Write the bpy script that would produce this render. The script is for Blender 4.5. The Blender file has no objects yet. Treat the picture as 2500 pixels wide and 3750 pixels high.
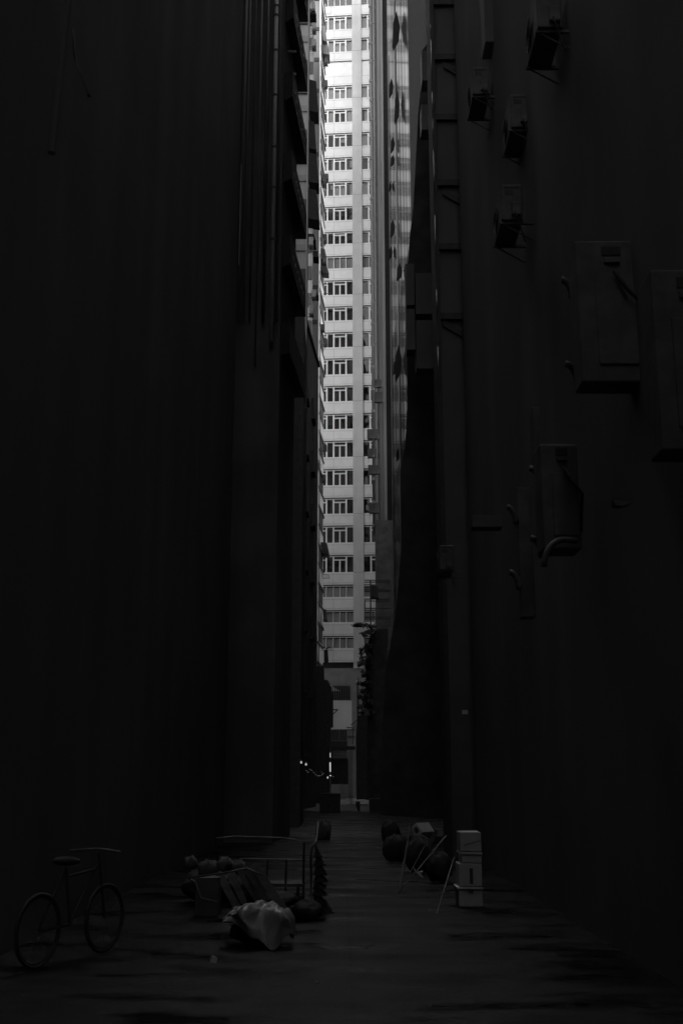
import bpy, math, random
from mathutils import Vector, Matrix
random.seed(7)
R = math.radians
C = bpy.context.scene.collection
SC = bpy.context.scene

# ------------------------------------------------------------------ camera, world, sun, exposure
F, TH, CAM_Z = 4000.0, R(13.79), 1.6
cam = bpy.data.cameras.new('camera'); cam_o = bpy.data.objects.new('camera', cam); C.objects.link(cam_o)
cam.sensor_fit = 'VERTICAL'; cam.sensor_height = 36.0; cam.lens = 36.0*F/3750.0
cam.clip_start = 0.1; cam.clip_end = 3000
cam_o.location = (0, 0, CAM_Z); cam_o.rotation_euler = (R(90)+TH, 0, 0)
SC.camera = cam_o
SC.render.resolution_x, SC.render.resolution_y = 682, 1024
SUN_EL, SUN_AZ = R(48), R(12)          # behind the tower, a little to the right
w = bpy.data.worlds.new('World'); SC.world = w; w.use_nodes = True
nt = w.node_tree; bg = nt.nodes['Background']
sky = nt.nodes.new('ShaderNodeTexSky'); sky.sky_type = 'NISHITA'; sky.sun_disc = False
sky.sun_elevation = SUN_EL; sky.sun_rotation = SUN_AZ
bw = nt.nodes.new('ShaderNodeRGBToBW')  # black and white photograph
nt.links.new(sky.outputs[0], bw.inputs[0]); nt.links.new(bw.outputs[0], bg.inputs[0])
bg.inputs[1].default_value = 0.15
sl = bpy.data.lights.new('sun', 'SUN'); sl.energy = 3.0; sl.angle = R(0.5); sl.color = (1, 1, 1)
so = bpy.data.objects.new('sun', sl); C.objects.link(so)
sd = Vector((math.sin(SUN_AZ)*math.cos(SUN_EL), math.cos(SUN_AZ)*math.cos(SUN_EL), math.sin(SUN_EL)))
so.rotation_euler = (-sd).to_track_quat('-Z', 'Y').to_euler(); so.location = (0, 60, 150)
SC.view_settings.view_transform = 'Standard'; SC.view_settings.look = 'None'
SC.view_settings.exposure = 3.02; SC.view_settings.gamma = 1
SC.cycles.use_denoising = True
SC.cycles.max_bounces = 10; SC.cycles.diffuse_bounces = 8; SC.cycles.glossy_bounces = 5
SC.cycles.transparent_max_bounces = 16; SC.cycles.sample_clamp_indirect = 4

# ------------------------------------------------------------------ pixel <-> place (photo pixels, 2500 x 3750)
cT, sT = math.cos(TH), math.sin(TH)
def P(px, py, Y):                       # the point at depth Y seen at a photo pixel
    u, v = px-1250.0, 1875.0-py
    t = Y/(F*cT - v*sT)
    return Vector((u*t, Y, CAM_Z + (F*sT + v*cT)*t))
def PX(px, py, Y): return P(px, py, Y).x
def PZ(py, Y): return P(1250, py, Y).z
def G(px, py, z=0.0):                   # the ground point seen at a photo pixel
    u, v = px-1250.0, 1875.0-py
    t = (z-CAM_Z)/(F*sT + v*cT)
    return Vector((u*t, (F*cT - v*sT)*t, z))

# ------------------------------------------------------------------ materials
def mat(name, base, rough=0.85, var=0.25, scale=1.5, streak=False, spec=0.5, metal=0.0, bump=0.0, spots=0.0):
    m = bpy.data.materials.new(name); m.use_nodes = True
    n = m.node_tree; b = n.nodes['Principled BSDF']
    b.inputs['Roughness'].default_value = rough; b.inputs['Metallic'].default_value = metal
    b.inputs['Specular IOR Level'].default_value = spec
    tc = n.nodes.new('ShaderNodeTexCoord'); mp = n.nodes.new('ShaderNodeMapping')
    n.links.new(tc.outputs['Object'], mp.inputs[0])
    if streak: mp.inputs['Scale'].default_value = (1, 1, 0.06)
    no = n.nodes.new('ShaderNodeTexNoise'); no.inputs['Scale'].default_value = scale; no.inputs['Detail'].default_value = 6
    n.links.new(mp.outputs[0], no.inputs['Vector'])
    r = n.nodes.new('ShaderNodeMapRange')
    r.inputs['From Min'].default_value = 0.3; r.inputs['From Max'].default_value = 0.7
    r.inputs['To Min'].default_value = base*(1-var); r.inputs['To Max'].default_value = min(0.95, base*(1+var))
    n.links.new(no.outputs['Fac'], r.inputs[0])
    cb = n.nodes.new('ShaderNodeCombineColor')
    src = r.outputs[0]
    if spots:
        n2 = n.nodes.new('ShaderNodeTexNoise'); n2.inputs['Scale'].default_value = scale*0.35; n2.inputs['Detail'].default_value = 9
        n.links.new(tc.outputs['Object'], n2.inputs['Vector'])
        r2 = n.nodes.new('ShaderNodeMapRange'); r2.inputs['From Min'].default_value = 0.45; r2.inputs['From Max'].default_value = 0.6
        r2.inputs['To Min'].default_value = 1-spots; r2.inputs['To Max'].default_value = 1
        n.links.new(n2.outputs['Fac'], r2.inputs[0])
        mu = n.nodes.new('ShaderNodeMath'); mu.operation = 'MULTIPLY'
        n.links.new(src, mu.inputs[0]); n.links.new(r2.outputs[0], mu.inputs[1]); src = mu.outputs[0]
    for i in range(3): n.links.new(src, cb.inputs[i])
    n.links.new(cb.outputs[0], b.inputs['Base Color'])
    if bump:
        bp = n.nodes.new('ShaderNodeBump'); bp.inputs['Strength'].default_value = bump; bp.inputs['Distance'].default_value = 0.02
        n3 = n.nodes.new('ShaderNodeTexNoise'); n3.inputs['Scale'].default_value = scale*12; n3.inputs['Detail'].default_value = 8
        n.links.new(mp.outputs[0], n3.inputs['Vector']); n.links.new(n3.outputs['Fac'], bp.inputs['Height'])
        n.links.new(bp.outputs[0], b.inputs['Normal'])
    return m
M = {}
M['panel'] = mat('white_cladding', 0.61, 0.75, 0.04, 1.2, spots=0.06)
M['column'] = mat('column_render', 0.45, 0.85, 0.06, 2.0, streak=True, spots=0.08)
M['joint'] = mat('joint_line', 0.10, 0.9, 0.1)
M['wframe'] = mat('white_frame', 0.68, 0.5, 0.05, 3)
M['soffit'] = mat('soffit_grey', 0.13, 0.9, 0.1, 3)
M['blind'] = mat('pale_curtain', 0.40, 0.9, 0.12, 9, streak=True)
M['curtain'] = mat('grey_curtain', 0.06, 0.9, 0.5, 14, streak=True)
M['paper'] = mat('white_paper', 0.62, 0.9, 0.06, 2)
M['louvre'] = mat('louvre_metal', 0.26, 0.6, 0.12, 3, streak=True)
M['room'] = mat('dark_room', 0.015, 0.9, 0.2)
M['podium'] = mat('podium_concrete', 0.23, 0.9, 0.12, 1.2, spots=0.15)
M['signboard'] = mat('white_board', 0.66, 0.7, 0.07, 1.6, streak=True)
M['ledgewall'] = mat('ledge_building_render', 0.62, 0.85, 0.1, 2.5, streak=True)
M['wallpale'] = mat('pale_render', 0.28, 0.85, 0.18, 2.5, streak=True)
M['wallgrey'] = mat('grey_render', 0.22, 0.85, 0.2, 2.5, streak=True)
M['walldark'] = mat('sooty_wall', 0.10, 0.9, 0.3, 1.2, streak=True, spots=0.3)
M['wallblack'] = mat('sooty_black_wall', 0.215, 0.95, 0.10, 0.9, streak=True, spots=0.12, spec=0.0)
M['band'] = mat('dark_band', 0.06, 0.9, 0.3, 2)
M['pipe'] = mat('grey_pipe', 0.16, 0.6, 0.15, 5, streak=True)
M['downpipe'] = mat('white_pipe', 0.8, 0.5, 0.08, 5)
M['pipepale'] = mat('pale_pipe', 0.5, 0.5, 0.08, 5)
M['pipedark'] = mat('dark_pipe', 0.07, 0.5, 0.2, 5)
M['metal'] = mat('dull_metal', 0.30, 0.4, 0.2, 6, metal=0.6)
M['shine'] = mat('bright_metal_edge', 0.75, 0.2, 0.15, 8, metal=1.0)
M['matte'] = mat('matte_black_surface', 0.06, 0.95, 0.3, 1.5, spec=0.0)
M['flap'] = mat('black_flap', 0.012, 0.9, 0.2, 5, spec=0.0)
M['shaft'] = mat('faded_shaft_render', 0.11, 0.85, 0.25, 2.0, streak=True)
M['bikepaint'] = mat('dusty_bicycle_paint', 0.06, 0.9, 0.2, 6, spec=0.1)
M['cartmetal'] = mat('worn_steel_tube', 0.12, 0.5, 0.3, 6)
M['dark'] = mat('dark_paint', 0.035, 0.6, 0.3, 6)
M['ac'] = mat('air_con_casing', 0.12, 0.6, 0.15, 8, spots=0.3)
M['sheet'] = mat('sheet_metal', 0.11, 0.7, 0.12, 1.3, spots=0.15)
M['foam'] = mat('foam_box', 0.46, 0.85, 0.08, 9)
M['card'] = mat('cardboard', 0.10, 0.9, 0.2, 7)
M['tarp'] = mat('plastic_tarp', 0.17, 0.40, 0.3, 3, bump=0.25)
M['bag'] = mat('black_bag', 0.035, 0.5, 0.4, 9, bump=1.0, spec=0.25)
M['wood'] = mat('old_wood', 0.09, 0.8, 0.4, 8)
M['leaf'] = mat('dark_leaf', 0.06, 0.5, 0.5, 20)
M['stem'] = mat('stem_bark', 0.05, 0.9, 0.3, 9)
M['rubber'] = mat('rubber', 0.02, 0.8, 0.2)
M['cloth'] = mat('cloth', 0.08, 0.9, 0.3, 8)

def glass_mat():
    m = bpy.data.materials.new('window_glass'); m.use_nodes = True
    n = m.node_tree; n.nodes.remove(n.nodes['Principled BSDF'])
    out = n.nodes['Material Output']
    tr = n.nodes.new('ShaderNodeBsdfTransparent'); tr.inputs[0].default_value = (0.8, 0.8, 0.8, 1)
    gl = n.nodes.new('ShaderNodeBsdfGlossy'); gl.inputs['Roughness'].default_value = 0.02; gl.inputs[0].default_value = (0.9, 0.9, 0.9, 1)
    tc = n.nodes.new('ShaderNodeTexCoord'); no = n.nodes.new('ShaderNodeTexNoise'); no.inputs['Scale'].default_value = 1.1
    no.inputs['Detail'].default_value = 1
    bp = n.nodes.new('ShaderNodeBump'); bp.inputs['Strength'].default_value = 0.5; bp.inputs['Distance'].default_value = 0.05
    n.links.new(tc.outputs['Object'], no.inputs['Vector']); n.links.new(no.outputs['Fac'], bp.inputs['Height'])
    n.links.new(bp.outputs[0], gl.inputs['Normal'])
    mx = n.nodes.new('ShaderNodeMixShader'); fr = n.nodes.new('ShaderNodeFresnel'); fr.inputs[0].default_value = 1.5
    n.links.new(fr.outputs[0], mx.inputs[0]); n.links.new(tr.outputs[0], mx.inputs[1]); n.links.new(gl.outputs[0], mx.inputs[2])
    n.links.new(mx.outputs[0], out.inputs[0]); return m
M['glass'] = glass_mat()

def tile_mat(name, base, mortar, sx, sy, rough):
    m = bpy.data.materials.new(name); m.use_nodes = True
    n = m.node_tree; b = n.nodes['Principled BSDF']; b.inputs['Roughness'].default_value = rough; b.inputs['Specular IOR Level'].default_value = 0.0
    tc = n.nodes.new('ShaderNodeTexCoord'); sp = n.nodes.new('ShaderNodeSeparateXYZ'); cb = n.nodes.new('ShaderNodeCombineXYZ')
    n.links.new(tc.outputs['Object'], sp.inputs[0]); n.links.new(sp.outputs[1], cb.inputs[0]); n.links.new(sp.outputs[2], cb.inputs[1])
    br = n.nodes.new('ShaderNodeTexBrick'); br.offset = 0
    br.inputs['Scale'].default_value = 1; br.inputs['Brick Width'].default_value = sx; br.inputs['Row Height'].default_value = sy
    br.inputs['Mortar Size'].default_value = 0.012
    br.inputs['Color1'].default_value = (base, base, base, 1); br.inputs['Color2'].default_value = (base*.8,)*3+(1,)
    br.inputs['Mortar'].default_value = (mortar,)*3+(1,)
    n.links.new(cb.outputs[0], br.inputs['Vector']); n.links.new(br.outputs['Color'], b.inputs['Base Color'])
    return m
M['tile'] = tile_mat('small_wall_tiles', 0.032, 0.014, 0.5, 0.16, 0.8)

def gloss_wall_mat(nm, lo, hi, gcol, base):   # glazed, vertically ribbed wall with dirt between the ribs
    m = bpy.data.materials.new(nm); m.use_nodes = True
    n = m.node_tree; n.nodes.remove(n.nodes['Principled BSDF']); out = n.nodes['Material Output']
    tc = n.nodes.new('ShaderNodeTexCoord'); mp = n.nodes.new('ShaderNodeMapping'); mp.inputs['Scale'].default_value = (1, 1, 0.02)
    n.links.new(tc.outputs['Object'], mp.inputs[0])
    no = n.nodes.new('ShaderNodeTexNoise'); no.inputs['Scale'].default_value = 1.3; no.inputs['Detail'].default_value = 9
    n.links.new(mp.outputs[0], no.inputs['Vector'])
    r = n.nodes.new('ShaderNodeMapRange'); r.inputs['From Min'].default_value = .3; r.inputs['From Max'].default_value = .7
    r.inputs['To Min'].default_value = lo; r.inputs['To Max'].default_value = hi
    n.links.new(no.outputs['Fac'], r.inputs[0])
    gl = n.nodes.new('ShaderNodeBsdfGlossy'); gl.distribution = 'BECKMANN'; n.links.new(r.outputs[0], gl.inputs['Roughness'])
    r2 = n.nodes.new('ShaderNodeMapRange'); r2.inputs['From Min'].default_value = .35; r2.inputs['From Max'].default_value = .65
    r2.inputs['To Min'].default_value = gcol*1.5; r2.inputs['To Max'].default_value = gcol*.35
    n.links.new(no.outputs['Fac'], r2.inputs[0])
    cb = n.nodes.new('ShaderNodeCombineColor')
    for i in range(3): n.links.new(r2.outputs[0], cb.inputs[i])
    n.links.new(cb.outputs[0], gl.inputs['Color'])
    df = n.nodes.new('ShaderNodeBsdfDiffuse'); df.inputs['Color'].default_value = (base, base, base, 1)
    ad = n.nodes.new('ShaderNodeAddShader'); n.links.new(gl.outputs[0], ad.inputs[0]); n.links.new(df.outputs[0], ad.inputs[1])
    n.links.new(ad.outputs[0], out.inputs[0])
    return m
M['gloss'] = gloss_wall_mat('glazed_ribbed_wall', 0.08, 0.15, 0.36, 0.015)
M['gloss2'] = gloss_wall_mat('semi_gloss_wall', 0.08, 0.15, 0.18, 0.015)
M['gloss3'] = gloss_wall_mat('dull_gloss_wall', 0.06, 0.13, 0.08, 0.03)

def ground_mat():
    m = bpy.data.materials.new('wet_concrete_paving'); m.use_nodes = True
    n = m.node_tree; b = n.nodes['Principled BSDF']; b.inputs['Specular IOR Level'].default_value = 0.14
    tc = n.nodes.new('ShaderNodeTexCoord')
    no = n.nodes.new('ShaderNodeTexNoise'); no.inputs['Scale'].default_value = 1.1; no.inputs['Detail'].default_value = 9
    mp = n.nodes.new('ShaderNodeMapping'); mp.inputs['Scale'].default_value = (0.6, 1.3, 1)
    n.links.new(tc.outputs['Object'], mp.inputs[0]); n.links.new(mp.outputs[0], no.inputs['Vector'])
    r = n.nodes.new('ShaderNodeMapRange'); r.inputs['From Min'].default_value = .38; r.inputs['From Max'].default_value = .62
    r.inputs['To Min'].default_value = 0.013; r.inputs['To Max'].default_value = 0.032
    n.links.new(no.outputs['Fac'], r.inputs[0])
    br = n.nodes.new('ShaderNodeTexBrick'); br.offset = 0.0
    br.inputs['Scale'].default_value = 1; br.inputs['Brick Width'].default_value = 3.1; br.inputs['Row Height'].default_value = 4.3
    br.inputs['Mortar Size'].default_value = 0.012; br.inputs['Color1'].default_value = (1, 1, 1, 1)
    br.inputs['Color2'].default_value = (.72, .72, .72, 1); br.inputs['Mortar'].default_value = (.25, .25, .25, 1)
    m2 = n.nodes.new('ShaderNodeMapping'); m2.inputs['Location'].default_value = (-0.08, 1.2, 0)
    n.links.new(tc.outputs['Object'], m2.inputs[0]); n.links.new(m2.outputs[0], br.inputs['Vector'])
    cb = n.nodes.new('ShaderNodeCombineColor')
    for i in range(3): n.links.new(r.outputs[0], cb.inputs[i])
    mx = n.nodes.new('ShaderNodeMix'); mx.data_type = 'RGBA'; mx.blend_type = 'MULTIPLY'; mx.inputs[0].default_value = 1
    n.links.new(cb.outputs[0], mx.inputs[6]); n.links.new(br.outputs['Color'], mx.inputs[7])
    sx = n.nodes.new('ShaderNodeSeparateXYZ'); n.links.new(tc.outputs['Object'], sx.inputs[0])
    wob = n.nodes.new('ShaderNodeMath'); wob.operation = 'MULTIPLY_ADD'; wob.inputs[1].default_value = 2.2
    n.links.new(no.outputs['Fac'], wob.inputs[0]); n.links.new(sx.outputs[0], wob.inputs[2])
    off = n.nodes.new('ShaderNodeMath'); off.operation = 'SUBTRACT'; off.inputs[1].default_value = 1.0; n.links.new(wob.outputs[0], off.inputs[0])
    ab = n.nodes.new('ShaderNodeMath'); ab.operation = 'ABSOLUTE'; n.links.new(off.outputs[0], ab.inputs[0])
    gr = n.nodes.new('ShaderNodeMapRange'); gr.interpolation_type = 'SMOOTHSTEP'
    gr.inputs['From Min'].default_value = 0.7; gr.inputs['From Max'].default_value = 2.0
    gr.inputs['To Min'].default_value = 1.0; gr.inputs['To Max'].default_value = 0.3  # ground colour darkened towards both sides, standing in for the falloff of light
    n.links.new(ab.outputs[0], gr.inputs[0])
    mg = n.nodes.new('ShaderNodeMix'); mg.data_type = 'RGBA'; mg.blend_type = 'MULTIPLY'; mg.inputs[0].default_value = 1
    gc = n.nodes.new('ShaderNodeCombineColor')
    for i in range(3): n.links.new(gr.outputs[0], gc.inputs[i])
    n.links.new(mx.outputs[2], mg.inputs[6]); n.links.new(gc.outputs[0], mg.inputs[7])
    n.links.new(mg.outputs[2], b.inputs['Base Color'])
    r2 = n.nodes.new('ShaderNodeMapRange'); r2.inputs['From Min'].default_value = .35; r2.inputs['From Max'].default_value = .65
    r2.inputs['To Min'].default_value = 0.22; r2.inputs['To Max'].default_value = 0.85
    n.links.new(no.outputs['Fac'], r2.inputs[0]); n.links.new(r2.outputs[0], b.inputs['Roughness'])
    bp = n.nodes.new('ShaderNodeBump'); bp.inputs['Strength'].default_value = 0.35; bp.inputs['Distance'].default_value = 0.02
    n3 = n.nodes.new('ShaderNodeTexNoise'); n3.inputs['Scale'].default_value = 14; n3.inputs['Detail'].default_value = 8
    n.links.new(tc.outputs['Object'], n3.inputs['Vector']); n.links.new(n3.outputs['Fac'], bp.inputs['Height'])
    n.links.new(bp.outputs[0], b.inputs['Normal'])
    return m
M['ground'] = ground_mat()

def emit_mat(name, s):
    m = bpy.data.materials.new(name); m.use_nodes = True
    b = m.node_tree.nodes['Principled BSDF']; b.inputs['Base Color'].default_value = (.8, .8, .8, 1)
    b.inputs['Emission Color'].default_value = (1, 1, 1, 1); b.inputs['Emission Strength'].default_value = s
    return m

# ------------------------------------------------------------------ mesh builder
class MB:
    def __init__(s): s.v = []; s.f = []
    def add(s, vs, fs):
        k = len(s.v); s.v += [Vector(a) for a in vs]; s.f += [[i+k for i in f] for f in fs]; return s
    def hexa(s, a):                      # 8 points: bottom ring, top ring
        return s.add(a, [(3,2,1,0),(4,5,6,7),(0,1,5,4),(1,2,6,5),(2,3,7,6),(3,0,4,7)])
    def box(s, x0, x1, y0, y1, z0, z1):
        return s.hexa([(x0,y0,z0),(x1,y0,z0),(x1,y1,z0),(x0,y1,z0),(x0,y0,z1),(x1,y0,z1),(x1,y1,z1),(x0,y1,z1)])
    def cbox(s, c, size, rot=(0,0,0)):
        m = Matrix.LocRotScale(Vector(c), __import__('mathutils').Euler(rot), Vector((1,1,1)))
        hx, hy, hz = [q/2 for q in size]
        return s.hexa([m @ Vector(p) for p in [(-hx,-hy,-hz),(hx,-hy,-hz),(hx,hy,-hz),(-hx,hy,-hz),(-hx,-hy,hz),(hx,-hy,hz),(hx,hy,hz),(-hx,hy,hz)]])
    def prism(s, poly, z0, z1):          # plan polygon, counter-clockwise
        n = len(poly)
        return s.add([(x,y,z0) for x,y in poly]+[(x,y,z1) for x,y in poly],
                     [list(range(n))[::-1], [i+n for i in range(n)]]+[(i,(i+1)%n,(i+1)%n+n,i+n) for i in range(n)])
    def slab(s, pts, d):                 # any planar outline given thickness along vector d
        n = len(pts); d = Vector(d)
        return s.add([Vector(p) for p in pts]+[Vector(p)+d for p in pts],
                     [list(range(n))[::-1], [i+n for i in range(n)]]+[(i,(i+1)%n,(i+1)%n+n,i+n) for i in range(n)])
    def tube(s, pts, r, n=8, cap=True):
        pts = [Vector(p) for p in pts]; rings = []
        for i, p in enumerate(pts):
            a = pts[max(0,i-1)]; b = pts[min(len(pts)-1,i+1)]
            d = (b-a).normalized(); u = d.orthogonal().normalized() if i == 0 else (pu - d*pu.dot(d)).normalized()
            pu = u; q = d.cross(u); rr = r[i] if isinstance(r, (list, tuple)) else r
            rings.append([p + (u*math.cos(t*2*math.pi/n)+q*math.sin(t*2*math.pi/n))*rr for t in range(n)])
        vs = [x for g in rings for x in g]; fs = []
        for i in range(len(pts)-1):
            for t in range(n):
                fs.append((i*n+t, i*n+(t+1)%n, (i+1)*n+(t+1)%n, (i+1)*n+t))
        if cap: fs += [list(range(n))[::-1], [(len(pts)-1)*n+t for t in range(n)]]
        return s.add(vs, fs)
    def blob(s, c, rad, amp=0.15, n=14, m=9, seed=0, squash=0.0):
        rnd = random.Random(seed); ph = [rnd.uniform(0, 6.28) for _ in range(6)]
        vs = [(c[0],c[1],c[2]-rad[2])]; fs = []
        for j in range(1, m):
            th = math.pi*j/m
            for i in range(n):
                a = 2*math.pi*i/n
                k = 1+amp*(math.sin(3*a+ph[0]+2*th)*.5+math.sin(5*a+ph[1]-3*th)*.3+rnd.uniform(-.35,.35))
                z = -math.cos(th)*rad[2]*k
                if z < -rad[2]*(1-squash): z = -rad[2]*(1-squash)
                vs.append((c[0]+math.sin(th)*math.cos(a)*rad[0]*k, c[1]+math.sin(th)*math.sin(a)*rad[1]*k, c[2]+z))
        vs[0] = (c[0], c[1], c[2]-rad[2]*(1-squash)); vs.append((c[0],c[1],c[2]+rad[2]))
        for i in range(n): fs.append((0, 1+(i+1)%n, 1+i))
        for j in range(m-2):
            for i in range(n):
                a = 1+j*n+i; b = 1+j*n+(i+1)%n
                fs.append((a, b, b+n, a+n))
        L = len(vs)-1
        for i in range(n): fs.append((L, L-n+i, L-n+(i+1)%n))
        return s.add(vs, fs)
    def build(s, name, m, parent=None, smooth=False, origin=None, bevel=0):
        if parent is not None: o0 = ORG[parent.name]
        elif origin is not None: o0 = Vector(origin)
        else:
            xs = [v.x for v in s.v]; ys = [v.y for v in s.v]; zs = [v.z for v in s.v]
            o0 = Vector(((min(xs)+max(xs))/2, (min(ys)+max(ys))/2, min(zs)))
        me = bpy.data.meshes.new(name); me.from_pydata([v-o0 for v in s.v], [], s.f); me.update()
        me.materials.append(M[m] if isinstance(m, str) else m)
        if smooth:
            for p in me.polygons: p.use_smooth = True
        o = bpy.data.objects.new(name, me); C.objects.link(o)
        if parent is None: o.location = o0
        else: o.parent = parent
        ORG[o.name] = o0
        if bevel:
            bv = o.modifiers.new('bevel', 'BEVEL'); bv.width = bevel; bv.segments = 2; bv.limit_method = 'ANGLE'
        return o
ORG = {}
def tag(o, label, cat, group=None, kind=None):
    if kind: o['kind'] = kind
    if label: o['label'] = label
    if cat: o['category'] = cat
    if group: o['group'] = group
    return o
def thing(name, loc, label, cat, group=None):
    o = bpy.data.objects.new(name, None); C.objects.link(o); o.location = loc; o.empty_display_size = 0.2
    ORG[o.name] = Vector(loc); return tag(o, label, cat, group)
def struct(o): o['kind'] = 'structure'; return o
def copy_tree(o, loc=None, rz=None, label=None, parent=None, scale=None):
    c = o.copy(); C.objects.link(c); c.parent = parent
    if parent is None:
        if loc is not None: c.location = loc
        if rz is not None: c.rotation_euler.z = rz
        if scale is not None: c.scale = scale
        if label: c['label'] = label
    for ch in [x for x in C.objects if x.parent is o]: copy_tree(ch, parent=c)
    return c

# ------------------------------------------------------------------ setting: ground
rd = MB(); rd.add([(-30,60.5,.004),(30,60.5,.004),(30,104,.004),(-30,104,.004)], [(0,1,2,3)])
M['road'] = mat('road_concrete_lightened', 0.11, 0.8, 0.35, 0.8)  # made paler than the alley floor to stand in for sky light there
struct(rd.build('road', 'road'))
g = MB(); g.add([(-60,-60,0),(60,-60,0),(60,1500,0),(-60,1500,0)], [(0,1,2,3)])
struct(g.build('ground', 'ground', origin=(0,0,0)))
MAIN_TOP = 128.0

# ------------------------------------------------------------------ the pale tower closing the alley
PHI = R(4.6); TY = 105.0
O3 = Vector((PX(1292, 2000, TY), TY, 0))
E1 = Vector((math.cos(PHI), -math.sin(PHI), 0)); EN = Vector((math.sin(PHI), math.cos(PHI), 0))   # along, inwards
def tw(s, d, z): return O3 + E1*s + EN*d + Vector((0,0,z))
def tS(px, py=2000):                     # distance along the facade seen at a pixel
    u, v = px-1250.0, 1875.0-py; k = u/(F*cT - v*sT)
    # O3.x + s cos = k (O3.y - s sin)
    return (k*O3.y - O3.x)/(E1.x + k*math.sin(PHI))
def tZ(py, px=1292): return P(px, py, TY).z
class TB(MB):                            # boxes in facade coordinates
    def tbox(s, a, b, d0, d1, z0, z1):
        return s.hexa([tw(a,d0,z0),tw(b,d0,z0),tw(b,d1,z0),tw(a,d1,z0),tw(a,d0,z1),tw(b,d0,z1),tw(b,d1,z1),tw(a,d1,z1)])
tower = thing('office_tower', tuple(tw(0,0,0)), 'tall pale office tower with strip windows closing the far end of the alley', 'tower')
SL, SR = -24.0, 26.0
cA, cB = tS(1293), tS(1331.5)            # the column
top_py = [54.5,139.5,221,310.6,396,485,574,661.4,754,845.7,934.7,1023.7,1119.5,1214.4,1310,1410.7,1512.9,1612,1715,1821,1923,2031,2140,2233,2328]
bot_py = [105,187.7,273,359.4,445.5,535.6,621.8,714.8,805.5,892,982,1078.8,1172.9,1271.2,1371,1469.8,1571.4,1674.2,1777.5,1882,1988.3,2096.8,2188,2281,2376]
wins = [(tZ(b), tZ(a)) for a, b in zip(top_py, bot_py)]       # (bottom z, top z), from the top down
z_pod = tZ(2424)
zt = wins[0][1]
up = [(zt+1.25+i*2.95, zt+1.25+1.62+i*2.95) for i in range(0, 12)]
kinds = ['blind','blind','paper','blind','mix','mix','mix','mix','dark','dark','louvre']+['dark']*11+['louvre']*3
allw = [(a, b, 'louvre' if i == 0 else 'blind') for i, (a, b) in enumerate(up)][::-1] + [(a, b, k) for (a, b), k in zip(wins, kinds)]
top_z = allw[0][1]+2.5
# wall body: spandrels, columns, back block
b = TB(); b.tbox(SL, SR, 0.9, 18, 0, top_z); b.build('core', 'room', tower)
for side, (a, c) in enumerate(((SL, cA), (cB, SR))):
    prev = top_z
    bb = TB()
    for (z0, z1, k) in allw:
        bb.tbox(a, c, 0.0, 0.9, z1, prev); prev = z0
    bb.tbox(a, c, 0.0, 0.9, z_pod, prev)
    bb.build('spandrel_wall', 'panel', tower)
b = TB(); b.tbox(cA, cB, -0.10, 0.9, tZ(2447), top_z); b.build('column', 'column', tower)
b = TB(); b.tbox(SL, cA, 0.003, 0.9, 0, tZ(2447)); b.tbox(cA, SR, -0.02, 0.9, 0, tZ(2447)-0.01)
b.tbox(SL, cA, 0.45, 0.9, tZ(2447), z_pod-0.002); b.build('podium_wall', 'podium', tower)
# joints
j = TB()
prev = top_z
for i, (z0, z1, k) in enumerate(allw+[(z_pod, z_pod, '')]):
    for zz in (z1+0.17, prev-0.17):
        if prev-z1 > 0.6:
            j.tbox(SL, cA-0.002, -0.004, 0.02, zz-0.008, zz+0.008); j.tbox(cB+0.002, SR, -0.004, 0.02, zz-0.008, zz+0.008)
    s = tS(1220.5)
    j.tbox(s-0.008, s+0.008, -0.005, 0.02, z1, prev); j.tbox(cB+2.9, cB+2.916, -0.005, 0.02, z1, prev)
    prev = z0
for i in range(1, len(allw), 2):
    zz = allw[i][0]; j.tbox(cA+0.003, cB-0.003, -0.104, -0.09, zz-0.014, zz+0.014)
j.build('joint_line', 'joint', tower)
# breeze-block band below the last spandrel
b = TB()
s = tS(1170)
while s < cA-0.2:
    b.tbox(s, s+0.16, 0.40, 0.449, tZ(2447)+0.06, tZ(2447)+0.26); b.tbox(s+.02, s+0.18, 0.40, 0.449, tZ(2447)+0.32, tZ(2447)+0.52); s += 0.30
b.tbox(tS(1170), cA-.05, 0.44, 0.4495, tZ(2447)+0.02, tZ(2447)+0.56); b.build('breeze_block_band', 'dark', tower)

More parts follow.
